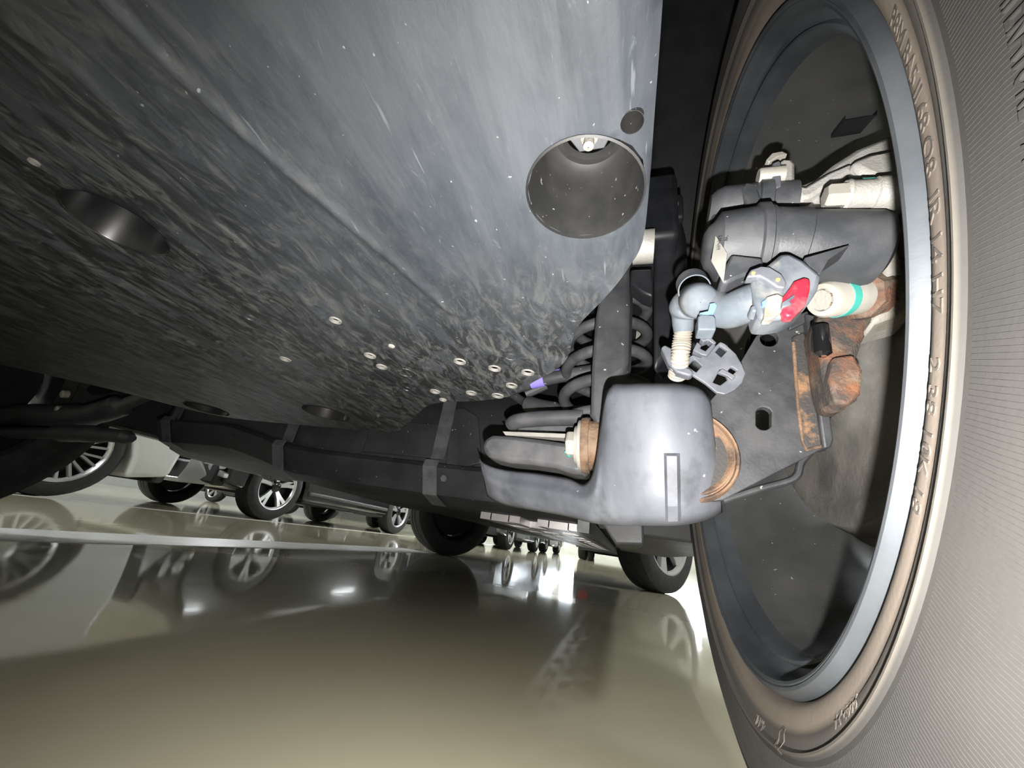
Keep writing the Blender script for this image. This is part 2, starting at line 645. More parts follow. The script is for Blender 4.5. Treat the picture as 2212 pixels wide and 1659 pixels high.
# glazed openings in the far wall
for i, (x0, x1) in enumerate([(-13.2, -10.4), (-9.6, -7.9), (-7.2, -4.6), (-4.0, -1.6), (-.9, 1.4), (2.2, 4.6)]):
    fr = MB()
    z0, z1, y = 1.25, 2.55, GY1
    for a, b in [((x0, y - .06, z0), (x1, y - .001, z0 + .06)), ((x0, y - .06, z1 - .06), (x1, y - .001, z1)),
                 ((x0, y - .06, z0 + .06), (x0 + .06, y - .001, z1 - .06)), ((x1 - .06, y - .06, z0 + .06), (x1, y - .001, z1 - .06)),
                 (((x0 + x1) / 2 - .03, y - .06, z0 + .06), ((x0 + x1) / 2 + .03, y - .001, z1 - .06))]:
        fr.box(a, b)
    wo = fr.build('window_%d' % (i + 1), m_fix, smooth=0)
    tag(wo, 'bright glazed opening in the far wall', kind='structure')
    for a, b in [(x0 + .06, (x0 + x1) / 2 - .03), ((x0 + x1) / 2 + .03, x1 - .06)]:
        MB().box((a, y - .03, z0 + .06), (b, y - .02, z1 - .06)).build('pane', m_win, wo, smooth=0)


def ceiling_light(x, y, along):
    t = empty('ceiling_light', (x, y, GH), 0 if along else PI / 2, True)
    tag(t, 'slim twin panel lamp fixed under the garage ceiling', 'ceiling lamp', 'garage ceiling lamps')
    MB().box((-.16, -.65, -.07), (.16, .65, 0)).build('housing', m_fix, t, smooth=0, bevel=.01)
    for s in (-.075, .075):
        MB().box((s - .06, -.6, -.088), (s + .06, .6, -.068)).build('diffuser', m_tube, t, bevel=.008)


for x, y in [(-2.9, 6.5), (-2.9, 9.5), (-3.2, 13), (-3.2, 18), (-3.2, 23), (-3.2, -1.5), (-7.4, -3), (-7.4, 1.5), (-7.4, 6), (-7.4, 11), (-13.5, 2), (-13.5, 8), (-10.5, 15), (3.2, 3), (3.2, 8.5), (3.2, 15), (3.2, 22), (2.6, -2)]:
    ceiling_light(x, y, True)

# ================================================================== OUR CAR
CAR0 = (-.595, 1.70, 0.)
car = empty('car', CAR0)
tag(car, 'car overhead seen from beneath, dusty grey undertray beside its close rear wheel', 'car')


def part(mb, name, mat, parent=car, **k): return mb.build(name, mat, parent, **k)


TZ = .30                                                            # undertray height


def TP(x, y):
    p = PZ(x, y, TZ)
    return (p[0], p[1])


# ------------------------------------------------------------------ undertray
def build_undertray():
    vis = [TP(*q) for q in [(1434, 20), (1424, 160), (1413, 300), (1404, 420), (1388, 545), (1355, 590), (1300, 650), (1252, 700), (1236, 735),
                            (1226, 772), (1200, 800), (1150, 828), (1122, 846), (1095, 858), (1030, 866), (960, 869), (922, 878), (895, 903), (872, 925), (850, 932),
                            (780, 929), (690, 922), (600, 914), (500, 902), (400, 882), (300, 857), (200, 832), (100, 808), (0, 787)]]
    vis = [tuple(p) for p in catmull(vis, 4)]
    lx, ly = vis[-1]
    outline = [(.0075, -.30)] + vis + [(lx - .12, ly - .16), (lx - .16, -.30)]
    lines = [([(150, -80), (244, 14), (425, 190), (588, 335), (700, 430), (850, 560), (980, 680)], -.0018, .0032),
             ([(-40, 20), (110, 110), (215, 205), (290, 300), (400, 405), (480, 490), (590, 590), (700, 690)], -.0015, .0034),
             ([(300, 330), (420, 430), (545, 545), (640, 640)], .0016, .0034),
             ([(0, 400), (150, 540), (300, 630), (450, 725), (575, 805)], .0022, .0040),
             ([(-20, 480), (130, 590), (300, 680), (480, 780)], -.0018, .0034),
             ([(860, 100), (900, 210), (960, 330), (1010, 420), (1030, 500)], -.0006, .006)]
    L3 = []
    for px, a, wd in lines:
        L3.append((np.array(catmull([TP(*q) for q in px], 6)), a, wd))

    def zf(X, Y):
        z = np.full_like(X, TZ)
        for P, a, wd in L3:
            d2 = np.full_like(X, 9.)
            for i in range(len(P) - 1):
                A, B = P[i], P[i + 1]
                AB = B - A
                t = np.clip(((X - A[0]) * AB[0] + (Y - A[1]) * AB[1]) / (AB @ AB), 0, 1)
                d2 = np.minimum(d2, (X - A[0] - t * AB[0]) ** 2 + (Y - A[1] - t * AB[1]) ** 2)
            z = z + a * np.exp(-d2 / wd ** 2)
        z = z + .0012 * np.sin(X * 23 + 1) * np.sin(Y * 19)
        t = np.clip((X + .010) / .017, 0, 1)
        z = z + .008 * t * t
        # roll up along the outline
        return z
    holes = []
    big_c, big_r = TP(1267, 412), None
    a, b2 = np.array(TP(1143, 432)), np.array(TP(1392, 400))
    big_r = float(np.linalg.norm(a - b2) / 2)
    big_c = tuple((a + b2) / 2)
    small_c = TP(1365, 275)
    small_r = float(np.linalg.norm(np.array(TP(1340, 275)) - np.array(TP(1391, 272))) / 2)
    pots = []
    for (cx, cy), (ex, ey) in [((252, 488), (366, 545)), ((447, 882), (496, 893)), ((706, 891), (757, 905))]:
        c = np.array(TP(cx, cy))
        pots.append((tuple(c), float(np.linalg.norm(c - np.array(TP(ex, ey)))) * .97))
    rings = [(725, 691, 14), (800, 766, 13), (825, 790, 12), (617, 775, 13), (940, 845, 11), (993, 783, 13), (1068, 798, 13), (1140, 806, 13), (1105, 834, 12),
             (1018, 849, 11), (957, 863, 8), (1075, 855, 12), (72, 352, 12)]
    solid_rings = [(1103, 773, 14), (877, 804, 22), (880, 839, 11), (1241, 684, 17), (817, 898, 6), (540, 685, 14), (100, 505, 14)]
    plugs = [(846, 747, 7)]
    rc = []
    for x, y, r in rings:
        c = np.array(TP(x, y))
        rr = float(np.linalg.norm(np.array(TP(x + r, y + r * .3)) - np.array(TP(x - r, y - r * .3)))) / 2
        rc.append((tuple(c), rr * .78))
    holes = [circ(*big_c, big_r, 48), circ(*small_c, small_r, 28)] + [circ(*c, r, 32) for c, r in pots] + [circ(*c, r, 14) for c, r in rc]
    pts, edges = [], []
    for loop in [outline] + holes:
        k = len(pts)
        pts += [(float(x), float(y)) for x, y in loop]
        edges += [(k + i, k + (i + 1) % len(loop)) for i in range(len(loop))]
    allc = [(big_c, big_r), (small_c, small_r)] + pots + rc
    C = np.array([(c[0], c[1], r) for c, r in allc])
    O2 = np.array(outline)
    ins = []
    xs = np.concatenate([np.arange(-1.03, -.40, .008), np.arange(-.40, .004, .0042)])
    for x in xs:
        st = .008 if x < -.4 else .0042
        for y in np.arange(-.02, .48, st):
            ins.append((x + random.uniform(-.0003, .0003), y + random.uniform(-.0003, .0003)))
    for x in np.arange(-1.1, .0, .04):
        for y in np.arange(-.28, -.03, .04):
            ins.append((x, y))
    rp_ = []
    for P, a, wd in L3:
        dn = np.array(catmull(P, 8))
        sl_ = np.r_[0, np.cumsum(np.linalg.norm(np.diff(dn, axis=0), axis=1))]
        for t in np.arange(0, sl_[-1], .004):
            p = np.array([np.interp(t, sl_, dn[:, 0]), np.interp(t, sl_, dn[:, 1])])
            q = np.array([np.interp(t + .003, sl_, dn[:, 0]), np.interp(t + .003, sl_, dn[:, 1])]) - p
            if np.linalg.norm(q) < 1e-6:
                continue
            q = np.array([-q[1], q[0]]) / np.linalg.norm(q)
            for f_ in (-2, -1.4, -.9, -.45, 0, .45, .9, 1.4, 2):
                rp_.append(p + q * wd * f_)
    rp_ = np.array(rp_)
    ins = np.array(ins)
    dmin = np.full(len(ins), 9.)
    for P, a, wd in L3:
        for i in range(len(P) - 1):
            A, AB = P[i], P[i + 1] - P[i]
            t = np.clip(((ins - A) @ AB) / (AB @ AB), 0, 1)
            dmin = np.minimum(dmin, np.linalg.norm(ins - A - t[:, None] * AB, axis=1) / wd)
    ins = np.concatenate([ins[dmin > 2.2], rp_])
    d = np.sqrt(((ins[:, None, :] - C[None, :, :2]) ** 2).sum(2)) - C[None, :, 2]
    ins = ins[(d > .0022).all(1)]
    # even-odd test, vectorised
    px, py = ins[:, 0], ins[:, 1]
    r = np.zeros(len(ins), bool)
    j = len(O2) - 1
    for i in range(len(O2)):
        xi, yi = O2[i]
        xj, yj = O2[j]
        if yi != yj:
            r ^= ((yi > py) != (yj > py)) & (px < (xj - xi) * (py - yi) / (yj - yi) + xi)
        j = i
    ins = ins[r]
    nb = len(pts)
    pts += [tuple(p) for p in ins]
    v2, e2, f2, *_ = delaunay_2d_cdt([Vector(p) for p in pts], edges, [], 0, 1e-8)
    VV = np.array([(p.x, p.y) for p in v2])
    FC = np.array([VV[list(f)].mean(0) for f in f2])
    r = np.zeros(len(FC), bool)
    j = len(O2) - 1
    for i in range(len(O2)):
        xi, yi = O2[i]
        xj, yj = O2[j]
        if yi != yj:
            r ^= ((yi > FC[:, 1]) != (yj > FC[:, 1])) & (FC[:, 0] < (xj - xi) * (FC[:, 1] - yi) / (yj - yi) + xi)
        j = i
    dh = np.sqrt(((FC[:, None, :] - C[None, :, :2]) ** 2).sum(2)) - C[None, :, 2] * .985
    keep = r & (dh > 0).all(1)
    Z = zf(VV[:, 0], VV[:, 1])
    mb = MB()
    mb.add(np.c_[VV, Z], [tuple(f2[i]) for i in np.nonzero(keep)[0]])
    # upturned lip round the outline
    loop = [(x, y) for x, y in outline]
    oz = zf(np.array([p[0] for p in loop]), np.array([p[1] for p in loop]))
    n = len(loop)
    mb.add([(x, y, z) for (x, y), z in zip(loop, oz)] + [(x, y, z + .012) for (x, y), z in zip(loop, oz)],
           [(i, (i + 1) % n, (i + 1) % n + n, i + n) for i in range(n)])
    tray = part(mb, 'undertray', m_tray, label='large dusty grey plastic undertray with round access cups', smooth=50, weld=True)

    def zz(c): return float(zf(np.array([c[0]]), np.array([c[1]]))[0])
    # deep access cup with nut
    z0 = zz(big_c)
    part(MB().lathe((*big_c, z0), (0, 0, 1), [(-.0012, big_r * 1.035), (-.0016, big_r), (.0015, big_r * .985), (.026, big_r * .90), (.034, big_r * .82), (.0365, big_r * .70),
                                              (.0355, big_r * .56), (.038, big_r * .50)], 48), 'access_cup', m_cup, tray)
    part(MB().lathe((*big_c, z0 + .0375), (0, 0, 1), [(0, 0.0001), (0, big_r * .50), (.004, big_r * .5), (.004, 0.0001)], 6), 'flange_nut', m_strap, tray, bevel=.0006)
    part(MB().lathe((*big_c, z0 + .0375), (0, 0, -1), [(0, .0030), (.003, .0030), (.004, .0036), (.006, .0036), (.007, .0022), (.011, .0022), (.0118, .0002)], 12), 'stud', m_castdusty, tray)
    part(MB().lathe((*small_c, zz(small_c)), (0, 0, 1), [(-.001, small_r * 1.06), (-.001, small_r), (.012, small_r * .96), (.020, small_r * .7)], 28), 'hole_collar', m_cup, tray)
    part(MB().lathe((small_c[0] - .003, small_c[1], zz(small_c) + .026), (0, 0, 1), [(0, .0001), (0, small_r * .55), (.01, small_r * .55)], 20), 'bolt_head', m_strap, tray)
    for c, rr in pots:
        part(MB().lathe((*c, zz(c)), (0, 0, 1), [(-.0008, rr * 1.03), (0, rr), (.045, rr * .96), (.050, rr * .85), (.050, .0005)], 40), 'drain_cup', m_pot, tray, smooth=50)
    for (c, rr) in rc:
        part(MB().lathe((*c, zz(c)), (0, 0, -1), [(-.0015, rr * .97), (0, rr), (.0010, rr * 1.05), (.0010, rr * 1.24), (.0, rr * 1.32)], 16), 'hole_rim', m_edge, tray)
        part(MB().lathe((*c, zz(c) + .012), (0, 0, -1), [(0, rr * 1.8), (0, .0002)], 12), 'hole_shade_disc', m_black, tray)  # added black disc stands in for the shade inside the open hole
    for x, y, r_ in solid_rings:
        c = np.array(TP(x, y))
        rr = float(np.linalg.norm(np.array(TP(x + r_, y + r_ * .3)) - np.array(TP(x - r_, y - r_ * .3)))) / 2
        part(MB().lathe((*c, zz(c) + .0004), (0, 0, -1), [(0, rr), (.0011, rr * .97), (.0011, rr * .86), (.0003, rr * .8), (.0006, .0002)], 24), 'clip_ring', m_tray, tray)
    for x, y, r_ in plugs:
        c = np.array(TP(x, y))
        part(MB().lathe((*c, zz(c)), (0, 0, -1), [(0, .0026), (.001, .0024), (.0014, .0002)], 14), 'white_plug', m_cast, tray)
    return tray


tray = build_undertray()

# ------------------------------------------------------------------ rear wheel next to the camera
WC = np.array([.0942, .3464, .355])
TOE = -.0192
WA = np.array([math.cos(TOE), math.sin(TOE), 0])
WF = np.array([-math.sin(TOE), math.cos(TOE), 0])


def side_prof():
    # x offset from the inner flange plane (minus = towards the camera), radius
    p = [(.012, .236), (.0035, .2425), (.0005, .2455), (-.0035, .2475), (-.0055, .2500), (-.0066, .2535), (-.0072, .2570), (-.0074, .2595), (-.0088, .2612),
         (-.0094, .2640), (-.0098, .2664), (-.0122, .2680), (-.0124, .2690), (-.0106, .2704), (-.0112, .276), (-.0118, .284), (-.0112, .294), (-.0092, .304),
         (-.0060, .314), (-.0016, .3225), (.0004, .3245), (.0001, .3262), (.0030, .3300), (.0062, .3360), (.0105, .3420), (.018, .3470), (.032, .3510), (.052, .3535), (.10, .355)]
    return p


SP = side_prof()
SPr = np.array([b for a, b in SP])
SPx = np.array([a for a, b in SP])


def sidewall_pt(r, ang, lift=0.):
    x = float(np.interp(r, SPr, SPx)) - lift
    return WC + WA * x + WF * (r * math.cos(ang)) + V((0, 0, 1)) * (r * math.sin(ang))


def ang_at(px, py):
    p = PX(px, py, .083) - WC
    return math.atan2(p[2], p[1]) % (2 * PI)


prof = SP + [(.21 - a, b) for a, b in SP[::-1]]
tyre = part(MB().lathe(WC, WA, prof, 220), 'tyre', m_tyre, label='close dusty taupe rear tyre with raised sidewall lettering')


m_letter = M('dark raised rubber', (.055, .046, .039), (.10, .085, .07), 120, rough=.85)  # bead lettering coloured darker than the sidewall round it


def arc_text(s, size, r, ang0, h=.00022, mat=m_letter, spread=1.):
    vs, fs = text_mesh(s, size, h)
    mb = MB()
    mb.add([sidewall_pt(r + v[1], ang0 + spread * v[0] / r, v[2] + h * .6) for v in vs], fs)
    part(mb, 'raised_lettering', mat, tyre, smooth=0)


arc_text('P8M BA5', .0085, .2512, ang_at(1925, 40), spread=1.05)
arc_text('II 68 O8', .0085, .2512, ang_at(1968, 205), spread=1.1)
arc_text('IR 14 H7', .0085, .2512, ang_at(2000, 430), spread=1.15)
arc_text('2 38 10', .0080, .2512, ang_at(2005, 770), spread=1.2)
arc_text('IK 18', .0080, .2512, ang_at(1985, 960), spread=1.2)
arc_text('TEMPERATURE   A', .012, .2870, ang_at(2150, 20), h=.0005, spread=.5, mat=m_tyre)
arc_text('9003 E4', .0075, .2585, ang_at(1850, 1500), spread=1.1)
arc_text('O', .018, .2585, ang_at(1685, 1550), spread=.8)
arc_text('46MC', .008, .262, ang_at(1640, 1500), spread=1.1)
# fine radial ribs of the sidewall, too many to count
mb = MB()
nrib = 1200
for i in range(nrib):
    a = 2 * PI * i / nrib
    da = .0011
    if 1.75 < a < 2.55 and False:
        continue
    G = []
    for r in (.2725, .276, .284, .294, .303):
        G.append([sidewall_pt(r, a - da, -.0002), sidewall_pt(r, a, .00012), sidewall_pt(r, a + da, -.0002)])
    mb.grid(G)
rb = part(mb, 'sidewall_ribs', m_tyre, tyre, smooth=0)
rb['kind'] = 'stuff'
for r0, hh in [(.3245, .0008)]:
    part(MB().lathe(WC + WA * (float(np.interp(r0, SPr, SPx)) - .0002), WA, [(0, r0 - .0012), (-hh, r0), (0, r0 + .0012)], 160), 'sidewall_ridge', m_tyre, tyre)

rp = [(.006, .2455), (.0008, .2465), (-.0042, .2452), (-.0068, .2428), (-.0068, .2412), (-.0058, .2402), (-.0060, .2396), (-.0052, .2380), (-.0028, .2368), (.002, .2360), (.0075, .2350), (.0088, .2338), (.0096, .2305), (.0098, .2292),
      (.0072, .2280), (.0068, .2262), (.0085, .2240), (.014, .2222), (.022, .2215), (.026, .2200), (.034, .2185), (.040, .2160), (.050, .2075), (.062, .2045), (.120, .2040),
      (.130, .2055), (.150, .2150), (.195, .2225), (.21, .245)]
rim = part(MB().lathe(WC, WA, rp[:19], 200), 'wheel_rim', m_rim, label='blue-grey rim flange of the close rear wheel')
part(MB().lathe(WC, WA, rp[18:], 200), 'rim_barrel', m_barrel, rim)
# back of the wheel disc and spokes
for i in range(5):
    a = 2 * PI * i / 5 + .55
    for s in (-.20, .20):
        mb = MB()
        pr = []
        for r, wd, x in ((.055, .020, .150), (.12, .017, .165), (.203, .024, .178)):
            c = a + s * (r - .03) / .2
            pr.append((r, wd, x, c))
        G = []
        for r, wd, x, c in pr:
            ce = WC + WA * x + WF * r * math.cos(c) + V((0, 0, r * math.sin(c)))
            tn = -WF * math.sin(c) + V((0, 0, math.cos(c)))
            G.append([ce - tn * wd, ce - tn * wd * .6 - WA * .012, ce + tn * wd * .6 - WA * .012, ce + tn * wd, ce + tn * wd + WA * .02, ce - tn * wd + WA * .02, ce - tn * wd])
        mb.grid(G)
        part(mb, 'spoke', m_spoke, rim)
part(MB().lathe(WC, WA, [(.135, .03), (.135, .075), (.15, .085), (.19, .085)], 48), 'wheel_hub', m_spoke, rim)
# balance weight and scratches line inside the barrel
aw = 1.93
mb = MB()
for k in range(2):
    pass
G = []
for da in (0, .03, .06, .09, .12):
    G.append([WC + WA * x + (WF * math.cos(aw + da) + V((0, 0, math.sin(aw + da)))) * (.2035 - dr) for x, dr in ((.075, 0), (.075, .004), (.096, .004), (.096, 0))])
mb.grid(G)
part(mb, 'balance_weight', m_black, rim)

# brake disc, shield, hub
part(MB().lathe(WC, WA, [(.090, .075), (.090, .150), (.112, .150), (.112, .075)], 72), 'brake_disc', m_shield)
sh = MB().lathe(WC, WA, [(.058, .060), (.066, .068), (.070, .078), (.070, .118), (.066, .124), (.066, .136), (.078, .142)], 64, a0=0, a1=2 * PI)
part(sh, 'splash_shield', m_shield, label='dusty grey splash shield behind the hub', solid=.0012)
part(MB().lathe(WC, WA, [(.012, .0005), (.012, .024), (.016, .030), (.034, .032), (.036, .046), (.075, .050)], 40), 'hub_bearing', m_gloss)


# ------------------------------------------------------------------ brake caliper and parking brake motor
def cyl(mb, p, q, prof, n=28, hint=(0, 0, 1)):
    """prof: (fraction along p->q, radius)"""
    p, q = V(p), V(q)
    l = np.linalg.norm(q - p)
    return mb.lathe(p, q - p, [(t * l, r) for t, r in prof], n, hint)


YC = .2
cal = MB().prism(outY([(1694, 405), (1722, 400), (1762, 384), (1800, 352), (1850, 320), (1935, 285), (1975, 300), (1975, 440), (1880, 452), (1790, 458), (1716, 460), (1702, 436)], .207), (.0, .034, .006))
caliper = part(cal, 'brake_caliper', m_cast, label='pale cast aluminium brake caliper', bevel=.004)
part(MB().prism(outY([(1684, 350), (1690, 342), (1710, 343), (1717, 352), (1717, 398), (1733, 416), (1712, 440), (1698, 420), (1686, 402)], .200), (.004, .018, 0)), 'bracket_ear', m_cast, caliper, bevel=.0018)
part(MB().prism(outY([(1716, 398), (1740, 402), (1790, 372), (1840, 350), (1846, 362), (1800, 392), (1752, 424), (1730, 428)], .2005), (.002, .018, 0)), 'casting_rib', m_cast, caliper, bevel=.002)
part(MB().prism(outY([(1835, 350), (1880, 330), (1938, 318), (1960, 330), (1960, 388), (1900, 384), (1862, 370)], .196), (.003, .03, 0)), 'piston_housing', m_cast, caliper, bevel=.004)
mb = MB()
cyl(mb, PY(1637, 384, .2), PY(1693, 378, .2), [(0, .0001), (0, .0050), (.06, .0056), (1, .0056), (1, .0001)], 24)
part(mb, 'bleed_screw', m_bolt, caliper)
part(MB().prism(outY([(1669, 352), (1682, 346), (1688, 350), (1688, 402), (1672, 408), (1668, 400)], .1965), (.0, .02, 0)), 'hose_bracket', m_clip, caliper, bevel=.0008)
part(MB().prism(outY([(1655, 345), (1668, 330), (1690, 326), (1702, 332), (1680, 338), (1662, 350)], .205), (0, .008, 0)), 'pad_clip', m_bolt, caliper, bevel=.0006)
mb = MB()
part(MB().lathe(PY(1786, 424, .186), PY(1940, 416, .186) - PY(1786, 424, .186), [(-.0012, .0001), (-.0010, .0054), (0, .0064), (.0085, .0064), (.0085, .0001)], 6, hint=(0, .4, 1)), 'guide_pin_bolt', m_bolt, caliper, smooth=25)
mb = MB()
p0, p1 = PY(1820, 424, .188), PY(1950, 417, .188)
cyl(mb, p0, p1, [(0, .0002), (0, .0080), (.06, .0086), (.12, .0080), (.5, .0078), (.52, .0090), (1.2, .0092)], 32)
part(mb, 'guide_pin', m_cast, caliper)
mb = MB()
cyl(mb, PY(1862, 391, .1855), PY(1888, 390, .1855), [(0, .0015), (0, .0016), (1, .0016), (1, .0002)], 10)
part(mb, 'paint_mark', m_teal, caliper)

# motor
AX0, AX1 = PY(1640, 528, YC), PY(1905, 540, YC)
ax = unit(AX1 - AX0)
mb = MB()
cyl(mb, AX0, AX1, [(-.05, .0205), (.05, .0208), (.36, .0206), (.37, .0198), (.90, .0200), (.97, .0185), (1.02, .0135), (1.03, .0005)], 44)
motor = part(mb, 'parking_brake_motor', m_motor, label='dark grey electric parking brake motor', smooth=30)
mb = MB()
cyl(mb, PY(1536, 536, YC), PY(1655, 530, YC), [(-.16, .0005), (-.16, .0085), (-.10, .0125), (0, .0150), (.12, .0205), (.75, .0222), (.78, .0240), (.92, .0240), (.95, .0222), (1.02, .0222), (1.02, .0002)], 44)
part(mb, 'gear_cover', m_motor, motor, smooth=30)
mb = MB()
cyl(mb, PY(1532, 452, .212), PY(1668, 446, .212), [(0, .0005), (0, .0090), (.08, .0120), (.2, .0140), (.72, .0150), (.74, .0168), (.92, .0168), (.94, .0150), (1.3, .0150), (1.34, .0002)], 36)
part(mb, 'spindle_cover', m_motor, motor, smooth=30)
part(MB().prism(outY([(1545, 440), (1600, 402), (1640, 408), (1668, 470), (1664, 530), (1560, 540), (1530, 500)], .206), (0, .02, 0)), 'cover_web', m_motor, motor, bevel=.003)
part(MB().prism(outY([(1600, 408), (1610, 392), (1636, 396), (1646, 430), (1650, 470), (1628, 470)], .197), (0, .014, 0)), 'cover_lug', m_motor, motor, bevel=.0015)
part(MB().prism(outY([(1690, 412), (1702, 425), (1712, 462), (1650, 466), (1640, 436), (1662, 408)], .206), (0, .02, 0)), 'spindle_neck', m_shield, motor, bevel=.002)
part(MB().prism(outY([(1560, 588), (1580, 548), (1650, 556), (1650, 582), (1620, 590), (1592, 600), (1568, 612), (1556, 606)], .184), (0, .02, 0)), 'cover_skirt', m_motor, motor, bevel=.002)
part(MB().prism(outY([(1738, 556), (1752, 552), (1838, 527), (1828, 534), (1790, 560), (1772, 592), (1756, 592)], .1795), (.0, .012, 0)), 'gusset', m_motor, motor, bevel=.001)
# paper label with print on the gear cover
lab = [PY(1546, 510, .1845), PY(1571, 548, .1815), PY(1563, 612, .1815), PY(1537, 565, .1845)]
stick = part(MB().prism(lab, (-.0002, -.0004, 0)), 'paper_label', m_label, motor, smooth=0, label='white paper label with a printed number')
e1 = unit(V(lab[3]) - V(lab[0]))
e2 = unit(V(lab[1]) - V(lab[0]))
e2 = unit(e2 - e1 * (e1 @ e2))
nn = unit(np.cross(e1, e2))
if nn @ (V(lab[0]) - CAMP) > 0:
    nn = -nn
for s, off, sz in (('EY04966', .0016, .0030), ('KAR', .0050, .0028)):
    vs, fs = text_mesh(s, sz, 0)
    part(MB().add([V(lab[0]) + e1 * (.0012 + v[0]) + e2 * (off + (sz * .7 - v[1]) * 1.) + nn * .0007 for v in vs], fs), 'label_print', m_ink, motor, smooth=0)

# ------------------------------------------------------------------ connector, boot, conduit
YK = .176
con = part(MB().prism(outY([(1622, 604), (1646, 582), (1686, 548), (1706, 545), (1738, 562), (1776, 594), (1768, 625), (1752, 650), (1738, 668), (1706, 684), (1672, 690), (1640, 690), (1630, 650)], YK), (.002, .022, .004)),
           'wiring_connector', m_conn, label='blue-grey wiring connector with a red lock tab', bevel=.0022)
part(MB().prism(outY([(1692, 640), (1706, 622), (1716, 606), (1738, 597), (1752, 602), (1752, 622), (1742, 658), (1716, 682), (1700, 684), (1690, 672)], YK - .0030), (0, .006, 0)), 'lock_tab', m_red, con, bevel=.0012, label='red lock tab')
part(MB().prism(outY([(1690, 652), (1700, 646), (1716, 634), (1718, 640), (1706, 650), (1712, 656), (1690, 664)], YK - .0042), (0, .003, 0)), 'lock_rib', m_conn, con, bevel=.0005)
part(MB().prism(outY([(1613, 598), (1622, 582), (1644, 574), (1664, 576), (1690, 592), (1700, 610), (1696, 622), (1680, 620), (1656, 604), (1640, 596)], YK - .003), (0, .006, 0)), 'locking_plate', m_clip, con, bevel=.0008)
for x, y in ((1627, 591), (1680, 605)):
    mb = MB()
    mb.lathe(PY(x, y, YK - .003), (0, -1, 0), [(0, .0009), (.0006, .0009), (.0006, .0001)], 12)
    part(mb, 'yellow_dot', m_yellow, con)
part(MB().prism(outY([(1655, 640), (1680, 632), (1694, 640), (1690, 672), (1668, 688), (1650, 690)], YK - .002), (0, .006, 0)), 'dusty_collar', m_castdusty, con, bevel=.001)
boot = part(MB().tube(catmull([PY(1476, 716, .232), PY(1478, 680, .226), PY(1494, 652, .215), PY(1530, 660, .204), (PY(1570, 672, .197)), PY(1612, 658, .190), PY(1650, 644, .186)], 6),
                      [.0062, .0064, .0068, .0070, .0072, .0076, .0088, .0100, .0108, .0110, .0108, .0104] + [.0098] * 25, 24), 'cable_boot', m_boot, con, label='bent rubber cable boot with blue paint strokes')
boot_end = MB()
cyl(boot_end, PY(1512, 652, .194), PY(1504, 645, .212), [(-.16, .0002), (-.15, .0030), (-.10, .0060), (-.02, .0084), (.06, .0096), (.5, .0104), (1, .0106)], 30)
part(boot_end, 'boot_elbow', m_boot, con, label='round elbow of the cable boot')
mb = MB()
cyl(mb, PY(1500, 626, .203), PY(1494, 612, .212), [(0, .0085), (0, .0092), (1, .0094)], 28)
part(mb, 'elbow_collar', m_boot, con)
part(MB().prism(outY([(1508, 684), (1514, 678), (1542, 680), (1547, 688), (1547, 712), (1508, 712)], .1875), (0, .01, 0)), 'latch', m_boot, con, bevel=.0008)
part(MB().prism(outY([(1622, 660), (1636, 656), (1650, 664), (1646, 674), (1624, 672)], .178), (0, .008, 0)), 'latch_tab', m_conn, con, bevel=.001)
for q, yy in (([(1512, 676), (1530, 672), (1534, 656), (1544, 654), (1548, 660), (1542, 676), (1522, 682)], .1878), ([(1646, 652), (1662, 643), (1671, 641), (1670, 650), (1654, 660), (1647, 660)], .1742)):
    part(MB().prism(outY(q, yy), (0, .004, 0)), 'paint_stroke', m_blue, con, smooth=0)
path = catmull([PY(1479, 694, .229), PY(1473, 735, .236), PY(1469, 772, .240), PY(1462, 815, .256)], 26)
rr = [.0056 + .00045 * math.cos(i * 2 * PI / 4) for i in range(len(path))]
part(MB().tube(path, rr, 20), 'conduit', m_conduit, label='tan corrugated cable conduit', smooth=60)

# ------------------------------------------------------------------ knuckle bracket
YB = .272


def loc2(pix, Y):
    return [(PY(x, y, Y)[0], PY(x, y, Y)[2]) for x, y in pix]


bo = loc2([(1500, 905), (1560, 836), (1600, 782), (1634, 725), (1690, 690), (1742, 672), (1764, 690), (1782, 800), (1798, 948), (1786, 964), (1738, 990), (1690, 1014), (1620, 1050), (1562, 1080), (1510, 1085), (1480, 1000)], YB)
h1 = loc2([(1662 + 20 * math.cos(a), 731 + 17 * math.sin(a)) for a in np.linspace(0, 2 * PI, 20, endpoint=False)], YB)
h2 = loc2([(1650 + 20 * max(-.85, min(.85, math.cos(a) * 1.1)), 904 + 25 * math.sin(a)) for a in np.linspace(0, 2 * PI, 20, endpoint=False)], YB)
brk = part(MB().plate(bo, [h1, h2], (0, YB, 0), (1, 0, 0), (0, 0, 1), (0, .006, 0)), 'knuckle_bracket', m_plate, label='black steel arm plate with two holes and rusty weld', smooth=0, bevel=.0008)
part(MB().prism(outY([(1740, 676), (1764, 682), (1802, 950), (1796, 966), (1780, 968)], YB - .006), (.0, .012, 0)), 'flange', m_plate, brk, bevel=.0012)
part(MB().prism(outY([(1712, 726), (1738, 716), (1752, 760), (1780, 962), (1744, 976), (1730, 930), (1722, 820)], YB - .0022), (.0, .004, 0)), 'rusty_weld', m_rustedge, brk, bevel=.0012)
part(MB().tube([PY(x, y, YB - .0025) for x, y in ((1714, 740), (1718, 800), (1724, 880), (1734, 955), (1742, 972), (1776, 964))], .0011, 8), 'rust_seam', m_rustring, brk)
part(MB().tube(catmull([PY(1560, 1082, .286), PY(1640, 1056, .286), PY(1700, 1040, .284), PY(1722, 1026, .282), PY(1730, 1000, .281), PY(1750, 975, .280)], 6), .0042, 12, flat=.55), 'bent_edge', m_plate, brk)
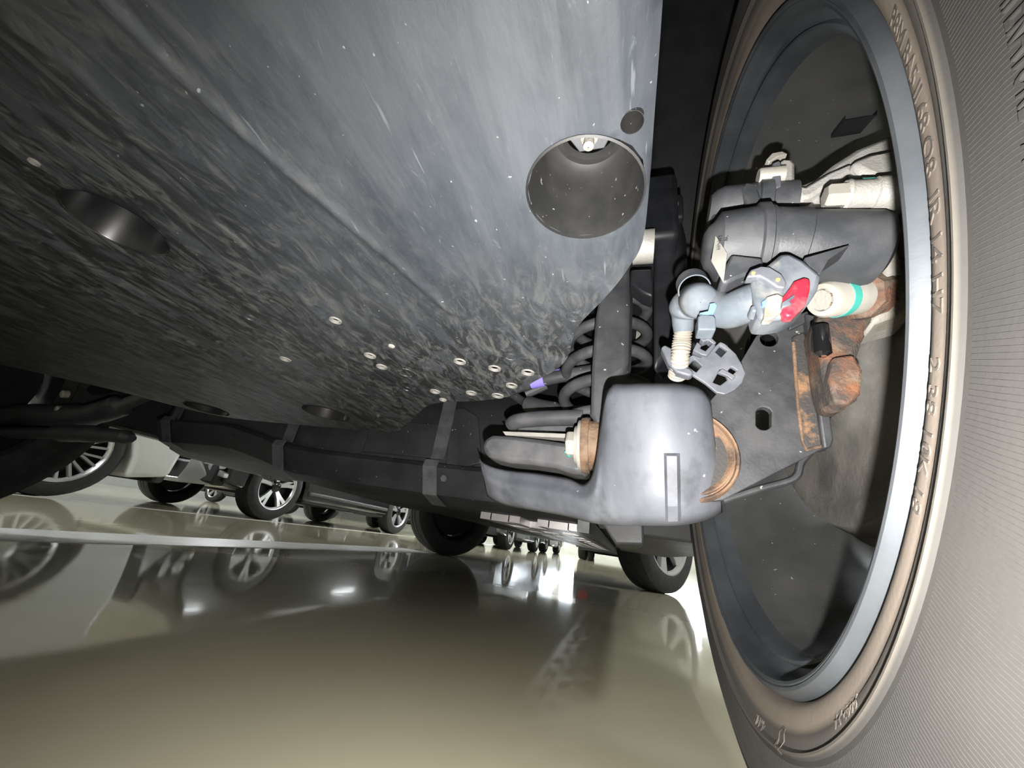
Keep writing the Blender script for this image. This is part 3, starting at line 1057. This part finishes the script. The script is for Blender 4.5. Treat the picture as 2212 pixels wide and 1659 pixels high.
part(MB().prism(outY([(1700, 690), (1745, 670), (1752, 690), (1706, 712)], YB - .003), (0, .005, 0)), 'gusset_top', m_plate, brk, bevel=.001)
bc = PY(1484, 982, YB - .001)
rB = depth(bc) / FPX
mb = MB().lathe(bc, (0, -1, 0), [(-.004, 102 * rB), (.002, 101 * rB), (.004, 97 * rB), (.0036, 93 * rB), (.0012, 91 * rB), (.0012, 88 * rB), (.0044, 87 * rB), (.0046, 84 * rB), (.003, 79 * rB), (.001, 76 * rB)], 64)
part(mb, 'bushing_sleeve', m_rustring, brk, label='orange rusted bushing sleeve')
part(MB().lathe(bc, (0, -1, 0), [(.0015, 77 * rB), (.0015, 40 * rB), (.004, 30 * rB), (.004, .0002)], 40), 'bushing_rubber', m_rustedge, brk)

# knuckle casting behind it
kn = part(MB().prism(outY([(1762, 700), (1774, 668), (1800, 604), (1850, 586), (1888, 590), (1906, 636), (1890, 690), (1866, 735), (1852, 775), (1862, 820), (1856, 862), (1832, 880), (1800, 884), (1784, 840), (1772, 760)], .238), (.006, .035, .006)),
          'knuckle', m_rust, label='rust covered wheel knuckle', bevel=.004)
b0, b1 = PY(1776, 648, .212), PY(1868, 638, .226)
mb = MB()
cyl(mb, b0, b1, [(.08, .0002), (.03, .0058), (-.02, .0064), (0, .0090), (.06, .0102), (1, .0108), (1, .0002)], 36)
part(mb, 'socket_bolt', m_bolt, kn, label='zinc socket bolt with a teal paint stripe')
mb = MB()
cyl(mb, b0, b1, [(.28, .01055), (.28, .01085), (.43, .01095), (.43, .0106)], 36)
part(mb, 'teal_stripe', m_teal, kn)
mb = MB()
cyl(mb, b0 + (b1 - b0) * -.03, b1, [(0, .0056), (0, .0001)], 20)
part(mb, 'socket', m_castdusty, kn)
for k in range(6):
    a = k * PI / 3
    av, bv, dv = frame(b1 - b0)
    c = b0 - dv * .0006 + (av * math.cos(a) + bv * math.sin(a)) * .0050
    part(MB().tube([c, c + dv * .002], .0009, 6), 'socket_spline', m_rustring, kn)
mb = MB()
cyl(mb, b0 + (b1 - b0) * .78, b1, [(0, .0109), (.2, .0142), (1.4, .0155)], 8)
part(mb, 'rusty_flange', m_rust, kn)
part(MB().prism(outY([(1800, 770), (1846, 764), (1866, 800), (1862, 850), (1836, 874), (1804, 868), (1792, 820)], .232), (0, .01, 0)), 'rusty_boss', m_rust, kn, bevel=.002)
part(MB().prism(outY([(1872, 598), (1900, 570), (1960, 548), (1985, 560), (1985, 668), (1920, 686), (1882, 700), (1896, 650)], .226), (.004, .03, 0)), 'caliper_carrier', m_castdusty, caliper, bevel=.003)
mb = MB()
cyl(mb, PY(1905, 480, .205), PY(1926, 600, .215), [(0, .004), (1, .004)], 12)
part(mb, 'pad_spring', m_castdusty, caliper)
mb = MB()
cyl(mb, PY(1772, 705, .234), PY(1778, 770, .236), [(0, .0002), (0, .0042), (.9, .0046), (1, .002)], 16)
part(mb, 'speed_sensor', m_gloss, kn)

# ------------------------------------------------------------------ harness clip
YH = .246
cb = loc2([(1462, 800), (1478, 778), (1496, 766), (1514, 772), (1540, 752), (1556, 738), (1566, 742), (1590, 764), (1604, 788), (1611, 806), (1604, 826), (1588, 842), (1566, 852), (1548, 848), (1524, 828), (1496, 810)], YH)
ch = [loc2(q, YH) for q in ([(1545, 760), (1556, 747), (1571, 757), (1558, 771)], [(1540, 826), (1556, 796), (1566, 806), (1572, 820), (1556, 832)], [(1572, 800), (1580, 792), (1592, 800), (1582, 810)], [(1484, 790), (1500, 776), (1516, 790), (1504, 804)])]
clip = part(MB().plate(cb, ch, (0, YH, 0), (1, 0, 0), (0, 0, 1), (0, .003, 0)), 'harness_clip', m_clip, label='grey plastic harness clip on the arm plate', smooth=0, bevel=.0007)
for q in ([(1428, 750), (1436, 744), (1456, 754), (1470, 788), (1492, 796), (1500, 806), (1490, 812), (1462, 804), (1444, 786)],):
    part(MB().prism(outY(q, YH - .004), (0, .008, 0)), 'conduit_saddle', m_clip, clip, bevel=.0012)
for q in ([(1497, 756), (1506, 738), (1516, 746), (1512, 752), (1524, 758), (1540, 740), (1546, 746), (1528, 768), (1516, 766)], [(1512, 732), (1522, 720), (1534, 726), (1548, 740), (1542, 744), (1530, 734), (1520, 738)]):
    part(MB().prism(outY(q, YH - .003), (0, .007, 0)), 'retaining_claw', m_clip, clip, bevel=.0006)
part(MB().prism(outY([(1550, 804), (1560, 796), (1590, 812), (1582, 820), (1572, 812)], YH - .002), (0, .003, 0)), 'retaining_tongue', m_clip, clip, bevel=.0004)
part(MB().box(PY(1545, 771, YH + .004) - V((0.004, 0, 0.002)), PY(1571, 747, YH + .0055)), 'clip_backing', m_black, clip, smooth=0)

# ------------------------------------------------------------------ stone guard with side wing
cols = [((1034, 986), (1052, 1072), .395), ((1046, 1000), (1075, 1086), .385), ((1090, 1014), (1110, 1096), .372), ((1160, 1022), (1160, 1104), .350), ((1228, 1034), (1215, 1114), .325),
        ((1262, 1046), (1255, 1124), .308), ((1284, 1010), (1280, 1130), .293), ((1298, 910), (1300, 1133), .283), ((1311, 838), (1330, 1134), .271), ((1350, 829), (1370, 1135), .262),
        ((1410, 827), (1420, 1136), .2565), ((1465, 829), (1470, 1135), .2565), ((1510, 835), (1515, 1127), .262), ((1530, 850), (1545, 1116), .269), ((1537, 876), (1561, 1106), .276)]
CT = catmull([(*a, Y) for a, b, Y in cols], 5)
CB = catmull([(*b, Y) for a, b, Y in cols], 5)
NU, NV = len(CT), 13


def guard_pt(u, v, off=0.):
    i = min(int(u), NU - 2)
    t = u - i
    a = CT[i] * (1 - t) + CT[i + 1] * t
    b = CB[i] * (1 - t) + CB[i + 1] * t
    x, y = a[0] * (1 - v) + b[0] * v, a[1] * (1 - v) + b[1] * v
    Y = a[2] - .004 * math.sin(PI * min(1, v * 1.1)) + .010 * max(0, v - .86) / .14 + .004 * max(0, .06 - v) / .06
    Y += .020 * (v - .5) * min(1, max(0, (u - 28) / 12))
    if u < 35:
        Y -= .006 * math.exp(-((v - .45) / .18) ** 2) * min(1, (35 - u) / 10)
    return PY(x, y, Y - off)


gd = part(MB().grid([[guard_pt(u, v / NV) for v in range(NV + 1)] for u in range(NU)]), 'stone_guard', m_guard, label='satin black curved stone guard with an upright rib', smooth=60, solid=.0025)


def find_u(px):
    return float(np.interp(px, [.5 * (CT[i][0] + CB[i][0]) for i in range(NU)], range(NU)))


G = []
for px, of in ((1434, .0002), (1440, .0034), (1462, .0034), (1469, .0002)):
    u = find_u(px)
    G.append([guard_pt(u, .49, .0002)] + [guard_pt(u, v, of) for v in np.linspace(.51, .97, 14)])
part(MB().grid(G), 'guard_rib', m_guard, gd, smooth=20)

# ------------------------------------------------------------------ lower arm with bolt
arm = part(MB().prism(outY([(1040, 968), (1044, 948), (1062, 938), (1100, 940), (1170, 948), (1226, 956), (1270, 962), (1270, 1024), (1236, 1022), (1200, 1010), (1150, 1002), (1100, 998), (1052, 988)], .352), (0, .035, 0)), 'lower_arm', m_arm, bevel=.005, label='dark steel lower arm held by a large flange bolt')
bp0, bp1 = PY(1224, 960, .345), PY(1276, 962, .345)
s_ = depth(bp0) / FPX
mb = MB()
mb.lathe(bp0, bp1 - bp0, [(0, .0002), (0, 26 * s_), (.002, 29 * s_), (20 * s_, 29 * s_), (20 * s_, .0002)], 6)
part(mb, 'flange_bolt', m_bolt, arm, smooth=25, bevel=.0008)
mb = MB()
mb.lathe(bp0, bp1 - bp0, [(19 * s_, .0002), (19 * s_, 40 * s_), (27 * s_, 43 * s_), (27 * s_, 53 * s_), (34 * s_, 54 * s_), (34 * s_, .0002)], 40)
part(mb, 'bolt_flange', m_label, arm)
mb = MB()
mb.lathe(bp0, bp1 - bp0, [(34 * s_, .0002), (34 * s_, 58 * s_), (44 * s_, 60 * s_), (50 * s_, 59 * s_), (50 * s_, 52 * s_), (90 * s_, 52 * s_)], 40)
part(mb, 'rusty_washer', m_rustring, arm)
mb = MB().tube([PY(1222, 975, .3445), PY(1232, 985, .3435)], .002, 8)
part(mb, 'paint_mark', m_teal, arm)
part(MB().prism(outY([(1086, 932), (1222, 937), (1222, 946), (1092, 940)], .365), (0, .012, 0)), 'arm_cover_edge', m_label, arm, smooth=0)
mb = MB().tube(catmull([PY(1104, 918, .40), PY(1122, 909, .39), PY(1180, 904, .385), PY(1262, 902, .38)], 6), [.004] + [.0095] * 18, 18, flat=.9)
part(mb, 'stabiliser_link', m_arm, label='short dark stabiliser link')
part(MB().prism(outY([(1118, 918), (1240, 918), (1240, 932), (1090, 934)], .40), (0, .02, 0)), 'link_bracket', m_strap)

# column, spring, bars
part(MB().prism(outY([(1274, 898), (1276, 800), (1284, 690), (1296, 620), (1330, 560), (1362, 540), (1360, 640), (1356, 780), (1350, 800), (1316, 820), (1308, 900), (1300, 930)], .33), (.004, .022, 0)), 'damper_bracket', m_blackdusty, bevel=.004, label='upright dusty bracket beside the coil spring')
sc0 = PY(1312, 730, .425)
path = []
for i in range(0, 241):
    a = i / 40 * 2 * PI
    path.append((sc0[0] + .048 * math.cos(a), sc0[1] + .048 * math.sin(a), .285 + i / 240 * .22))
part(MB().tube(path, .0068, 12), 'coil_spring', m_arm, label='dark coil spring above the lower arm', smooth=60)
part(MB().lathe((sc0[0], sc0[1], .268), (0, 0, 1), [(0, .0005), (0, .055), (.012, .060), (.016, .056)], 40), 'spring_seat', m_blackdusty)
bar = part(MB().tube(catmull([PY(1092, 846, .45), PY(1130, 832, .44), PY(1200, 815, .43), PY(1290, 800, .43)], 6), .0085, 14), 'stabiliser_bar', m_blackdusty, label='stabiliser bar with violet paint marks')
for a, b in (((1148, 826), (1176, 820)), ((1186, 816), (1212, 810))):
    q0, q1 = PY(*a, .4345), PY(*b, .432)
    part(MB().tube([q0, q1], .0089, 14), 'violet_mark', m_violet, bar)
part(MB().tube(catmull([PY(1108, 852, .47), PY(1140, 872, .46), PY(1200, 886, .45), PY(1275, 888, .44)], 6), [.006] * 6 + [.011] * 7 + [.007] * 6, 14), 'spring_arm', m_blackdusty)
part(MB().tube([PY(1136, 852, .46), PY(1180, 832, .46)], .006, 10), 'sensor_rod', m_arm)
# damper body showing pale behind the tray edge
part(MB().tube([PY(1368, 535, .30), PY(1412, 532, .30)], .0165, 24), 'damper_tube', m_cast, label='pale damper tube glimpsed past the undertray')
part(MB().prism(outY([(1361, 582), (1410, 580), (1410, 640), (1388, 632), (1361, 612)], .30), (0, .02, 0)), 'bump_stop_bracket', m_black, bevel=.002)
part(MB().prism(outY([(1384, 636), (1397, 642), (1396, 740), (1372, 742)], .47), (0, .01, 0)), 'pale_strut', m_castdusty)
part(MB().prism(outY([(1410, 470), (1470, 470), (1474, 560), (1466, 680), (1446, 760), (1410, 800)], .33), (.01, .03, 0)), 'liner_flap', m_black, bevel=.004)

# ------------------------------------------------------------------ wheel arch liner, rail, floor pan
G = []
for i in range(41):
    a = -.25 + (PI + .5) * i / 40
    G.append([(x, WC[1] + .42 * math.cos(a), WC[2] + .43 * math.sin(a)) for x in (.012, .04, .12, .22, .33)])
part(MB().grid(G), 'arch_liner', m_black, solid=.003, label='black wheel arch liner above the tyre')
part(MB().box((-.03, .30, .47), (.045, 1.0, .56)), 'chassis_rail', m_black, bevel=.006)
q = PY(1446, 445, .315)
lp = part(MB().box(q - V((.014, .0, .017)), q + V((.014, .012, .017))), 'liner_fixing', m_black, bevel=.003)
part(MB().lathe(q, (0, -1, 0), [(0, .009), (.002, .009), (.003, .006), (.003, .0002)], 20), 'screw', m_strap, lp)
part(MB().box((-1.30, -.50, .50), (.0, 3.85, .53)), 'floor_pan', m_black, smooth=0)

# tank with straps
YT = .62
_tl = [PY(x, y, YT + .05) for x, y in ((200, 953), (300, 964), (420, 977), (520, 986), (590, 1012), (650, 1040), (740, 1057), (860, 1075), (1000, 1096))]


def ztf(x): return float(np.interp(x, [p[0] for p in _tl], [p[2] for p in _tl]))


zt = ztf(PY(860, 1052, YT + .05)[0])
tp = [(YT, .47), (YT, .300), (YT + .004, .288), (YT - .014, .284), (YT - .020, .276), (YT + .006, zt + .012), (YT + .045, zt), (YT + .40, zt - .006)]
xs = [-1.25, -1.18] + list(np.linspace(-1.1, -.06, 22))
def tank_sec(x):
    dz = ztf(x) - zt
    return [(x, y + (.12 if x < -1.1 else 0), z + dz * (0 if k < 1 else .6 if k < 3 else 1)) for k, (y, z) in enumerate(tp)]


G = [tank_sec(x) for x in xs]
tank = part(MB().grid(G), 'fuel_tank', m_tank, smooth=30, solid=.004, label='long black tank with steel straps across its face')
for (a, b) in (((972, 888), (938, 1032)), ((640, 915), (616, 985)), ((382, 905), (360, 965))):
    xa = PY(*a, YT)[0]
    xb = PY(*b, YT)[0]
    wd = .0135
    G = []
    for k, (y, z) in enumerate([(YT - .004, .47), (YT - .004, .302), (YT - .006, .292), (YT - .021, .288), (YT - .025, .276), (YT - .002, zt + .009), (YT + .045, zt - .004)]):
        xc = xa + (xb - xa) * k / 6
        z += (ztf(xc) - zt) * (0 if k < 1 else .6 if k < 3 else 1)
        G.append([(xc - wd, y, z), (xc - wd, y - .003, z), (xc + wd, y - .003, z), (xc + wd, y, z)])
    part(MB().grid(G), 'tank_strap', m_strap, tank, smooth=20)
for (x, y) in ((922, 1032), (960, 1034), (600, 985)):
    c = PY(x, y, YT - .014)
    part(MB().lathe(c, (0, -1, 0), [(0, .006), (.004, .006), (.004, .0002)], 6), 'strap_bolt', m_strap, tank)
part(MB().box((-.50, YT - .002, .293), (-.335, YT + .003, .36)), 'tank_panel', m_tank, tank, bevel=.002)
part(MB().prism([PY(x, y, YT - .004) for x, y in ((1000, 880), (1032, 900), (1040, 1000), (1000, 1010), (962, 1006), (975, 884))], (0, .006, 0)), 'tank_panel', m_tank, tank, bevel=.002)

# flat underbody further ahead with a light slotted plate
ZU = .205
part(MB().box((-1.60, 1.05, .315), (-.78, 3.75, .36)), 'outer_underbody_panel', m_blackdusty, bevel=.004)
ub = part(MB().box((-.78, 1.02, .238), (-.30, 3.75, .29)), 'underbody_panel', m_blackdusty, bevel=.004, label='flat black underbody panel ahead')
part(MB().box((-.30, 1.02, ZU + .03), (-.03, 3.75, ZU + .06)), 'tunnel_shield', m_black, smooth=0)
part(MB().box((-.03, .80, ZU + .012), (.24, 2.62, ZU + .07)), 'sill_panel', m_blackdusty, bevel=.006)
gx0, gx1 = -.262, -.075
gy0, gy1 = .70, 2.55
sl = part(MB().box((gx0, gy0, ZU), (gx0 + .022, gy1, ZU + .012)), 'slotted_plate', m_alu, label='light slotted metal plate under the floor')
for x in (gx0 + .055, gx0 + .11, gx1 - .022):
    part(MB().box((x, gy0, ZU + .0002), (x + .022, gy1, ZU + .012)), 'plate_rail', m_alu, sl)
ny = 11
pit = (gy1 - gy0) / ny
lanes = [(gx0 + .02, gx0 + .057), (gx0 + .075, gx0 + .112), (gx0 + .13, gx1 - .02)]
for li, (xa, xb) in enumerate(lanes):
    for i in range(ny):
        y = gy0 + pit * (i + (.5 if li == 1 else 0))
        part(MB().box((xa, y, ZU - .0006), (xb, min(gy1, y + pit * .5), ZU + .0118)), 'plate_rung', m_alu, sl)
part(MB().box((gx1 + .004, .62, ZU - .004), (gx1 + .022, 2.6, ZU + .02)), 'brake_pipe_rail', m_strap)
part(MB().prism(outY([(1300, 1130), (1390, 1130), (1392, 1178), (1330, 1176)], .52), (.0, .25, 0)), 'jacking_pad', m_blackdusty, bevel=.003)

# bumpy foil heat shield at the left edge of the tank
mb = MB()
G = []
for i in range(26):
    row = []
    for j in range(14):
        px = 500 + 90 * i / 25
        p = PY(px, 978 + 50 * (px - 500) / 90 * j / 13 + 16 * j / 13, 1.02)
        p[1] += .006 * math.sin(i * 2.1) * math.sin(j * 2.3)
        row.append(p)
    G.append(row)
part(mb.grid(G), 'heat_shield', m_alu, label='dimpled foil heat shield', solid=.002)


# ------------------------------------------------------------------ generic wheel
def wheel(parent, c, yaw, R=.355, rr=.235, wd=.225, spokes=5, style='twin', silver=m_silver, local=False, detail=64, tm=m_rubber, name='road_wheel', face=1):
    """axis along local +x (outer face, face=1), rotated by yaw"""
    d = V((math.cos(yaw) * face, math.sin(yaw) * face, 0))
    f = V((-math.sin(yaw), math.cos(yaw), 0))
    up = V((0, 0, 1))
    c = V(c)
    h = wd / 2
    ty = part(MB().lathe(c, d, [(-h + .012, rr + .002), (-h, rr + .012), (-h - .006, rr + .05), (-h + .004, R - .03), (-h + .022, R - .006), (-h + .05, R), (-.03, R), (-.028, R - .006), (-.02, R - .006), (-.018, R), (.018, R), (.02, R - .006), (.028, R - .006), (.03, R), (h - .05, R), (h - .022, R - .006),
                                (h - .004, R - .03), (h + .006, rr + .05), (h, rr + .012), (h - .012, rr + .002)], detail), name, tm, parent)
    part(MB().lathe(c, d, [(h - .030, rr - .020), (h - .014, rr - .012), (h - .004, rr - .004), (h - .002, rr + .006), (h - .012, rr + .006)], detail), 'rim_lip', silver, ty)
    part(MB().lathe(c, d, [(-h + .01, rr), (-h + .03, rr - .02), (h - .03, rr - .022)], detail), 'rim_well', m_black, ty)
    part(MB().lathe(c, d, [(h - .12, rr - .03), (h - .12, .001)], 32), 'brake_backing', m_black, ty)
    part(MB().lathe(c, d, [(h - .09, .065), (h - .035, .060), (h - .028, .045), (h - .03, .0005)], 24), 'hub_cap', m_gloss if style != 'mesh' else silver, ty)
    for i in range(spokes):
        a = 2 * PI * i / spokes + .3
        lst = {'twin': ((-.17, .020, .026), (.17, .020, .026)), 'blade': ((0, .012, .050),), 'mesh': ((-.12, .009, .010), (.12, .009, .010))}[style]
        for s, w0, w1 in lst:
            G = []
            for r, w_, x in ((.045, w0, h - .045), (rr * .55, (w0 + w1) / 2, h - .030), (rr - .012, w1, h - .018)):
                an = a + s * (r / rr) * (1 if style != 'mesh' else 1.4)
                e = f * math.cos(an) + up * math.sin(an)
                t = -f * math.sin(an) + up * math.cos(an)
                o = c + d * x + e * r
                G.append([o - t * w_ - d * .03, o - t * w_ * .8, o + t * w_ * .8, o + t * w_ - d * .03])
            part(MB().grid(G), 'spoke', silver, ty, smooth=25)
    return ty


STEER = -.62
for x, fc in ((.205, 1), (-1.395, -1)):
    ty = wheel(car, (x, .3464 + 2.70, .355), STEER, spokes=6 if fc == 1 else 5, style='blade' if fc == 1 else 'twin', face=fc, name='front_tyre')
    ty['label'] = 'black front tyre turned to the side, bladed silver rim' if fc == 1 else 'black front tyre on the far side, turned'
# far rear wheel
ty = wheel(car, (-1.545, .3464, .355), 0, face=-1, name='far_rear_tyre', spokes=5)
# far suspension
part(MB().tube(catmull([PY(-60, 902, .52), PY(60, 896, .52), PY(180, 898, .52), PY(262, 876, .53), PY(320, 852, .55)], 6), [.03] * 6 + [.036] * 7 + [.030] * 6 + [.016] * 6, 18, flat=.7), 'far_lower_arm', m_blackdusty, label='dark suspension arm at the far wheel')
part(MB().tube(catmull([PY(20, 935, .50), PY(120, 936, .50), PY(215, 938, .51), PY(286, 946, .53)], 6), [.018] * 7 + [.026] * 6 + [.020] * 5 + [.010], 18, flat=.7), 'far_trailing_arm', m_blackdusty)
for x, y in ((122, 885), (134, 851)):
    part(MB().lathe(PY(x, y, .485), (0, -1, -.3), [(-.01, .009), (0, .009), (.002, .006), (.002, .0002)], 12), 'bush_bolt', m_bolt)
part(MB().tube(catmull([PY(40, 858, .60), PY(150, 846, .60), PY(260, 838, .62)], 6), .016, 14), 'far_link', m_black)


# body shell of our car: side profile with arches, roof, closed ends
def profile(L, zb, arches, ra, pts):
    """outline (y,z) running along the top from rear to front, then back along the sill with wheel arches"""
    out = list(pts)
    for yc in arches:
        out.append((yc + ra, zb))
        for i in range(1, 12):
            a = PI * i / 12
            out.append((yc + ra * math.cos(a), zb + .06 + (ra) * math.sin(a)))
        out.append((yc - ra, zb))
    return out


def shell(parent, W, yoff, xoff, prof, mat, name='body_shell', thick=.05, inner=True):
    for s in (-1, 1):
        x = xoff + s * W / 2
        part(MB().prism([(x, y + yoff, z) for y, z in prof], (-s * thick, 0, 0)), 'body_side', mat, parent, smooth=0, bevel=.012)


own = profile(4.5, .33, [3.0464, .3464], .40, [(-.55, .33), (-.58, .62), (-.50, 1.0), (.1, 1.08), (3.1, 1.0), (3.85, .82), (3.93, .5), (3.88, .33)])
shell(car, 2.02, 0, -.675, own, m_greypaint)
part(MB().prism([(-1.67, y, z) for y, z in [(-.55, .95), (-.30, 1.55), (.6, 1.66), (1.7, 1.62), (2.5, 1.02)]], (1.99, 0, 0)), 'cabin', m_glass, bevel=.05)
part(MB().box((-1.66, -.57, .33), (.31, -.52, 1.0)), 'rear_bumper', m_greypaint, bevel=.02)
part(MB().box((-1.66, 3.86, .30), (.31, 3.92, .85)), 'front_bumper', m_greypaint, bevel=.02)
part(MB().box((-1.66, -.5, 1.0), (.31, 3.8, 1.03)), 'bonnet_deck', m_greypaint, smooth=0)


# ================================================================== OTHER CARS
def bgcar(label, x, y, rot, paint, style='twin', spokes=5, L=4.6, W=1.84, H=1.62, wb=2.75, R=.36, rr=.24, zb=.24, group=None, extra=None, simple=False, silver=m_silver):
    t = empty('parked_car', (x, y, 0), rot, True)
    tag(t, label, 'car', group)
    ya, yf = -wb / 2, wb / 2
    pr = profile(L, zb, [yf, ya], R + .05, [(-L / 2 + .03, zb + .06), (-L / 2, .62), (-L / 2 + .06, .98), (-L / 2 + .5, 1.05), (L / 2 - 1.1, 1.02), (L / 2 - .15, .88), (L / 2, .62), (L / 2 - .04, zb + .04)])
    MB().prism([(-W / 2, yy, z) for yy, z in pr], (W, 0, 0)).build('body', paint, t, smooth=30, bevel=.035)
    cabo = [(-L / 2 + .15, 1.0), (-L / 2 + .45, H - .12), (-L / 2 + .9, H), (.3, H - .02), (L / 2 - 1.0, 1.0)]
    MB().prism([(-W / 2 + .06, yy, z) for yy, z in cabo], (W - .12, 0, 0)).build('cabin', m_glass, t, bevel=.06, smooth=30)
    MB().box((-W / 2 + .04, ya + R + .08, zb - .03), (W / 2 - .04, yf - R - .08, zb + .05)).build('sill_cladding', m_black, t, bevel=.015)
    for s in (-1, 1):
        for yy in (ya, yf):
            wheel(t, (s * (W / 2 - .125), yy, R), 0, R, rr, .23, spokes, style, silver, detail=40, face=s)
    for yy, nm in ((L / 2, 'front_bumper'), (-L / 2, 'rear_bumper')):
        s = 1 if yy > 0 else -1
        MB().box((-W / 2 + .08, min(yy, yy - s * .10) + .0, zb), (W / 2 - .08, max(yy, yy - s * .10) + (.03 if s > 0 else 0) - (0 if s > 0 else .0), zb + .22)).build(nm, m_black, t, bevel=.03)
    if extra:
        extra(t, L, W, zb)
    return t


def suv_extra(t, L, W, zb):
    # front face at +y in local space
    y = L / 2 + .05
    MB().box((-.40, y - .07, .25), (.40, y - .012, .30)).build('skid_plate', m_silver, t, bevel=.012)
    for s in (-1, 1):
        o = [(s * a, y - max(0, a - .6) * .15, z) for a, z in ((.36, .27), (.42, .40), (.46, .585), (.52, .59), (.60, .48), (.82, .30), (.80, .265), (.40, .25))]
        MB().prism(o, (0, -.05, 0)).build('bumper_wing', m_silver, t, bevel=.012)
        o = [(s * a, y - max(0, a - .6) * .15 + .004, z) for a, z in ((.70, .57), (.76, .575), (.81, .44), (.94, .40), (.94, .35), (.77, .375), (.71, .44))]
        MB().prism(o, (0, -.06, 0)).build('fog_lamp_trim', m_silver, t, bevel=.01)
        MB().lathe((s * .87, y - .03, .48), (0, 1, 0), [(-.03, .05), (0, .05), (.004, .03), (.004, .0005)], 20).build('fog_lamp', m_lamp, t)
        MB().box((s * .93 - .05, -.9, .34), (s * .93 + .05, .9, .39)).build('running_board', m_blackdusty, t, bevel=.015)
    pl = MB().box((-.23, y, .41), (.29, y + .012, .52)).build('number_plate', m_label, t, bevel=.003)
    vs, fs = text_mesh('01', .105, 0, 'RIGHT')
    MB().add([(-.205 - v[0] * .95, y + .0135, .428 + v[1]) for v in vs], fs).build('plate_lettering', m_ink, pl, smooth=0)
    MB().box((-.50, y - .05, .62), (.50, y - .01, .84)).build('grille', m_gloss, t, bevel=.01)


def plain_extra(t, L, W, zb):
    for s in (-1, 1):
        MB().box((s * .62 - .14, L / 2 - .02, .66), (s * .62 + .14, L / 2 + .02, .76)).build('headlamp', m_lamp, t, bevel=.015)
        MB().box((s * .66 - .12, -L / 2 - .015, .74), (s * .66 + .12, -L / 2 + .03, .88)).build('tail_lamp', m_tail, t, bevel=.012)


bgcar('black off-roader facing left with silver front trim and twin spoke wheels', -4.85, 4.96, PI, m_blackpaint, 'twin', 5, L=4.1, W=1.9, H=1.8, wb=2.72, R=.37, rr=.25, zb=.27, extra=suv_extra)
bgcar('white car with fine mesh wheels at the left edge', -4.70, .28, PI, m_white, 'mesh', 10, L=4.2, W=1.86, H=1.5, wb=2.75, R=.345, rr=.24, zb=.20, extra=plain_extra)
bgcar('white car parked beyond the black off-roader', -5.6, 10.6, PI, m_white, 'twin', 5, extra=plain_extra)
bgcar('black car in the far row, its wheel showing under the off-roader bumper', -10.2, 9.4, PI / 2, m_blackpaint, 'twin', 5, extra=plain_extra)
bgcar('dark grey car nearest ahead in the middle distance', -3.27, 9.78, 0, m_greypaint, 'twin', 5, W=1.84, extra=plain_extra)
bgcar('black car second ahead in the middle distance', -3.4, 14.7, 0, m_blackpaint, 'twin', 5, extra=plain_extra)
bgcar('dark car far straight ahead between the front wheels', -.35, 13.2, 0, m_blackpaint, 'twin', 5, extra=plain_extra)
bgcar('grey car farthest ahead near the bright windows', -.75, 19.0, 0, m_greypaint, 'twin', 5, extra=plain_extra)
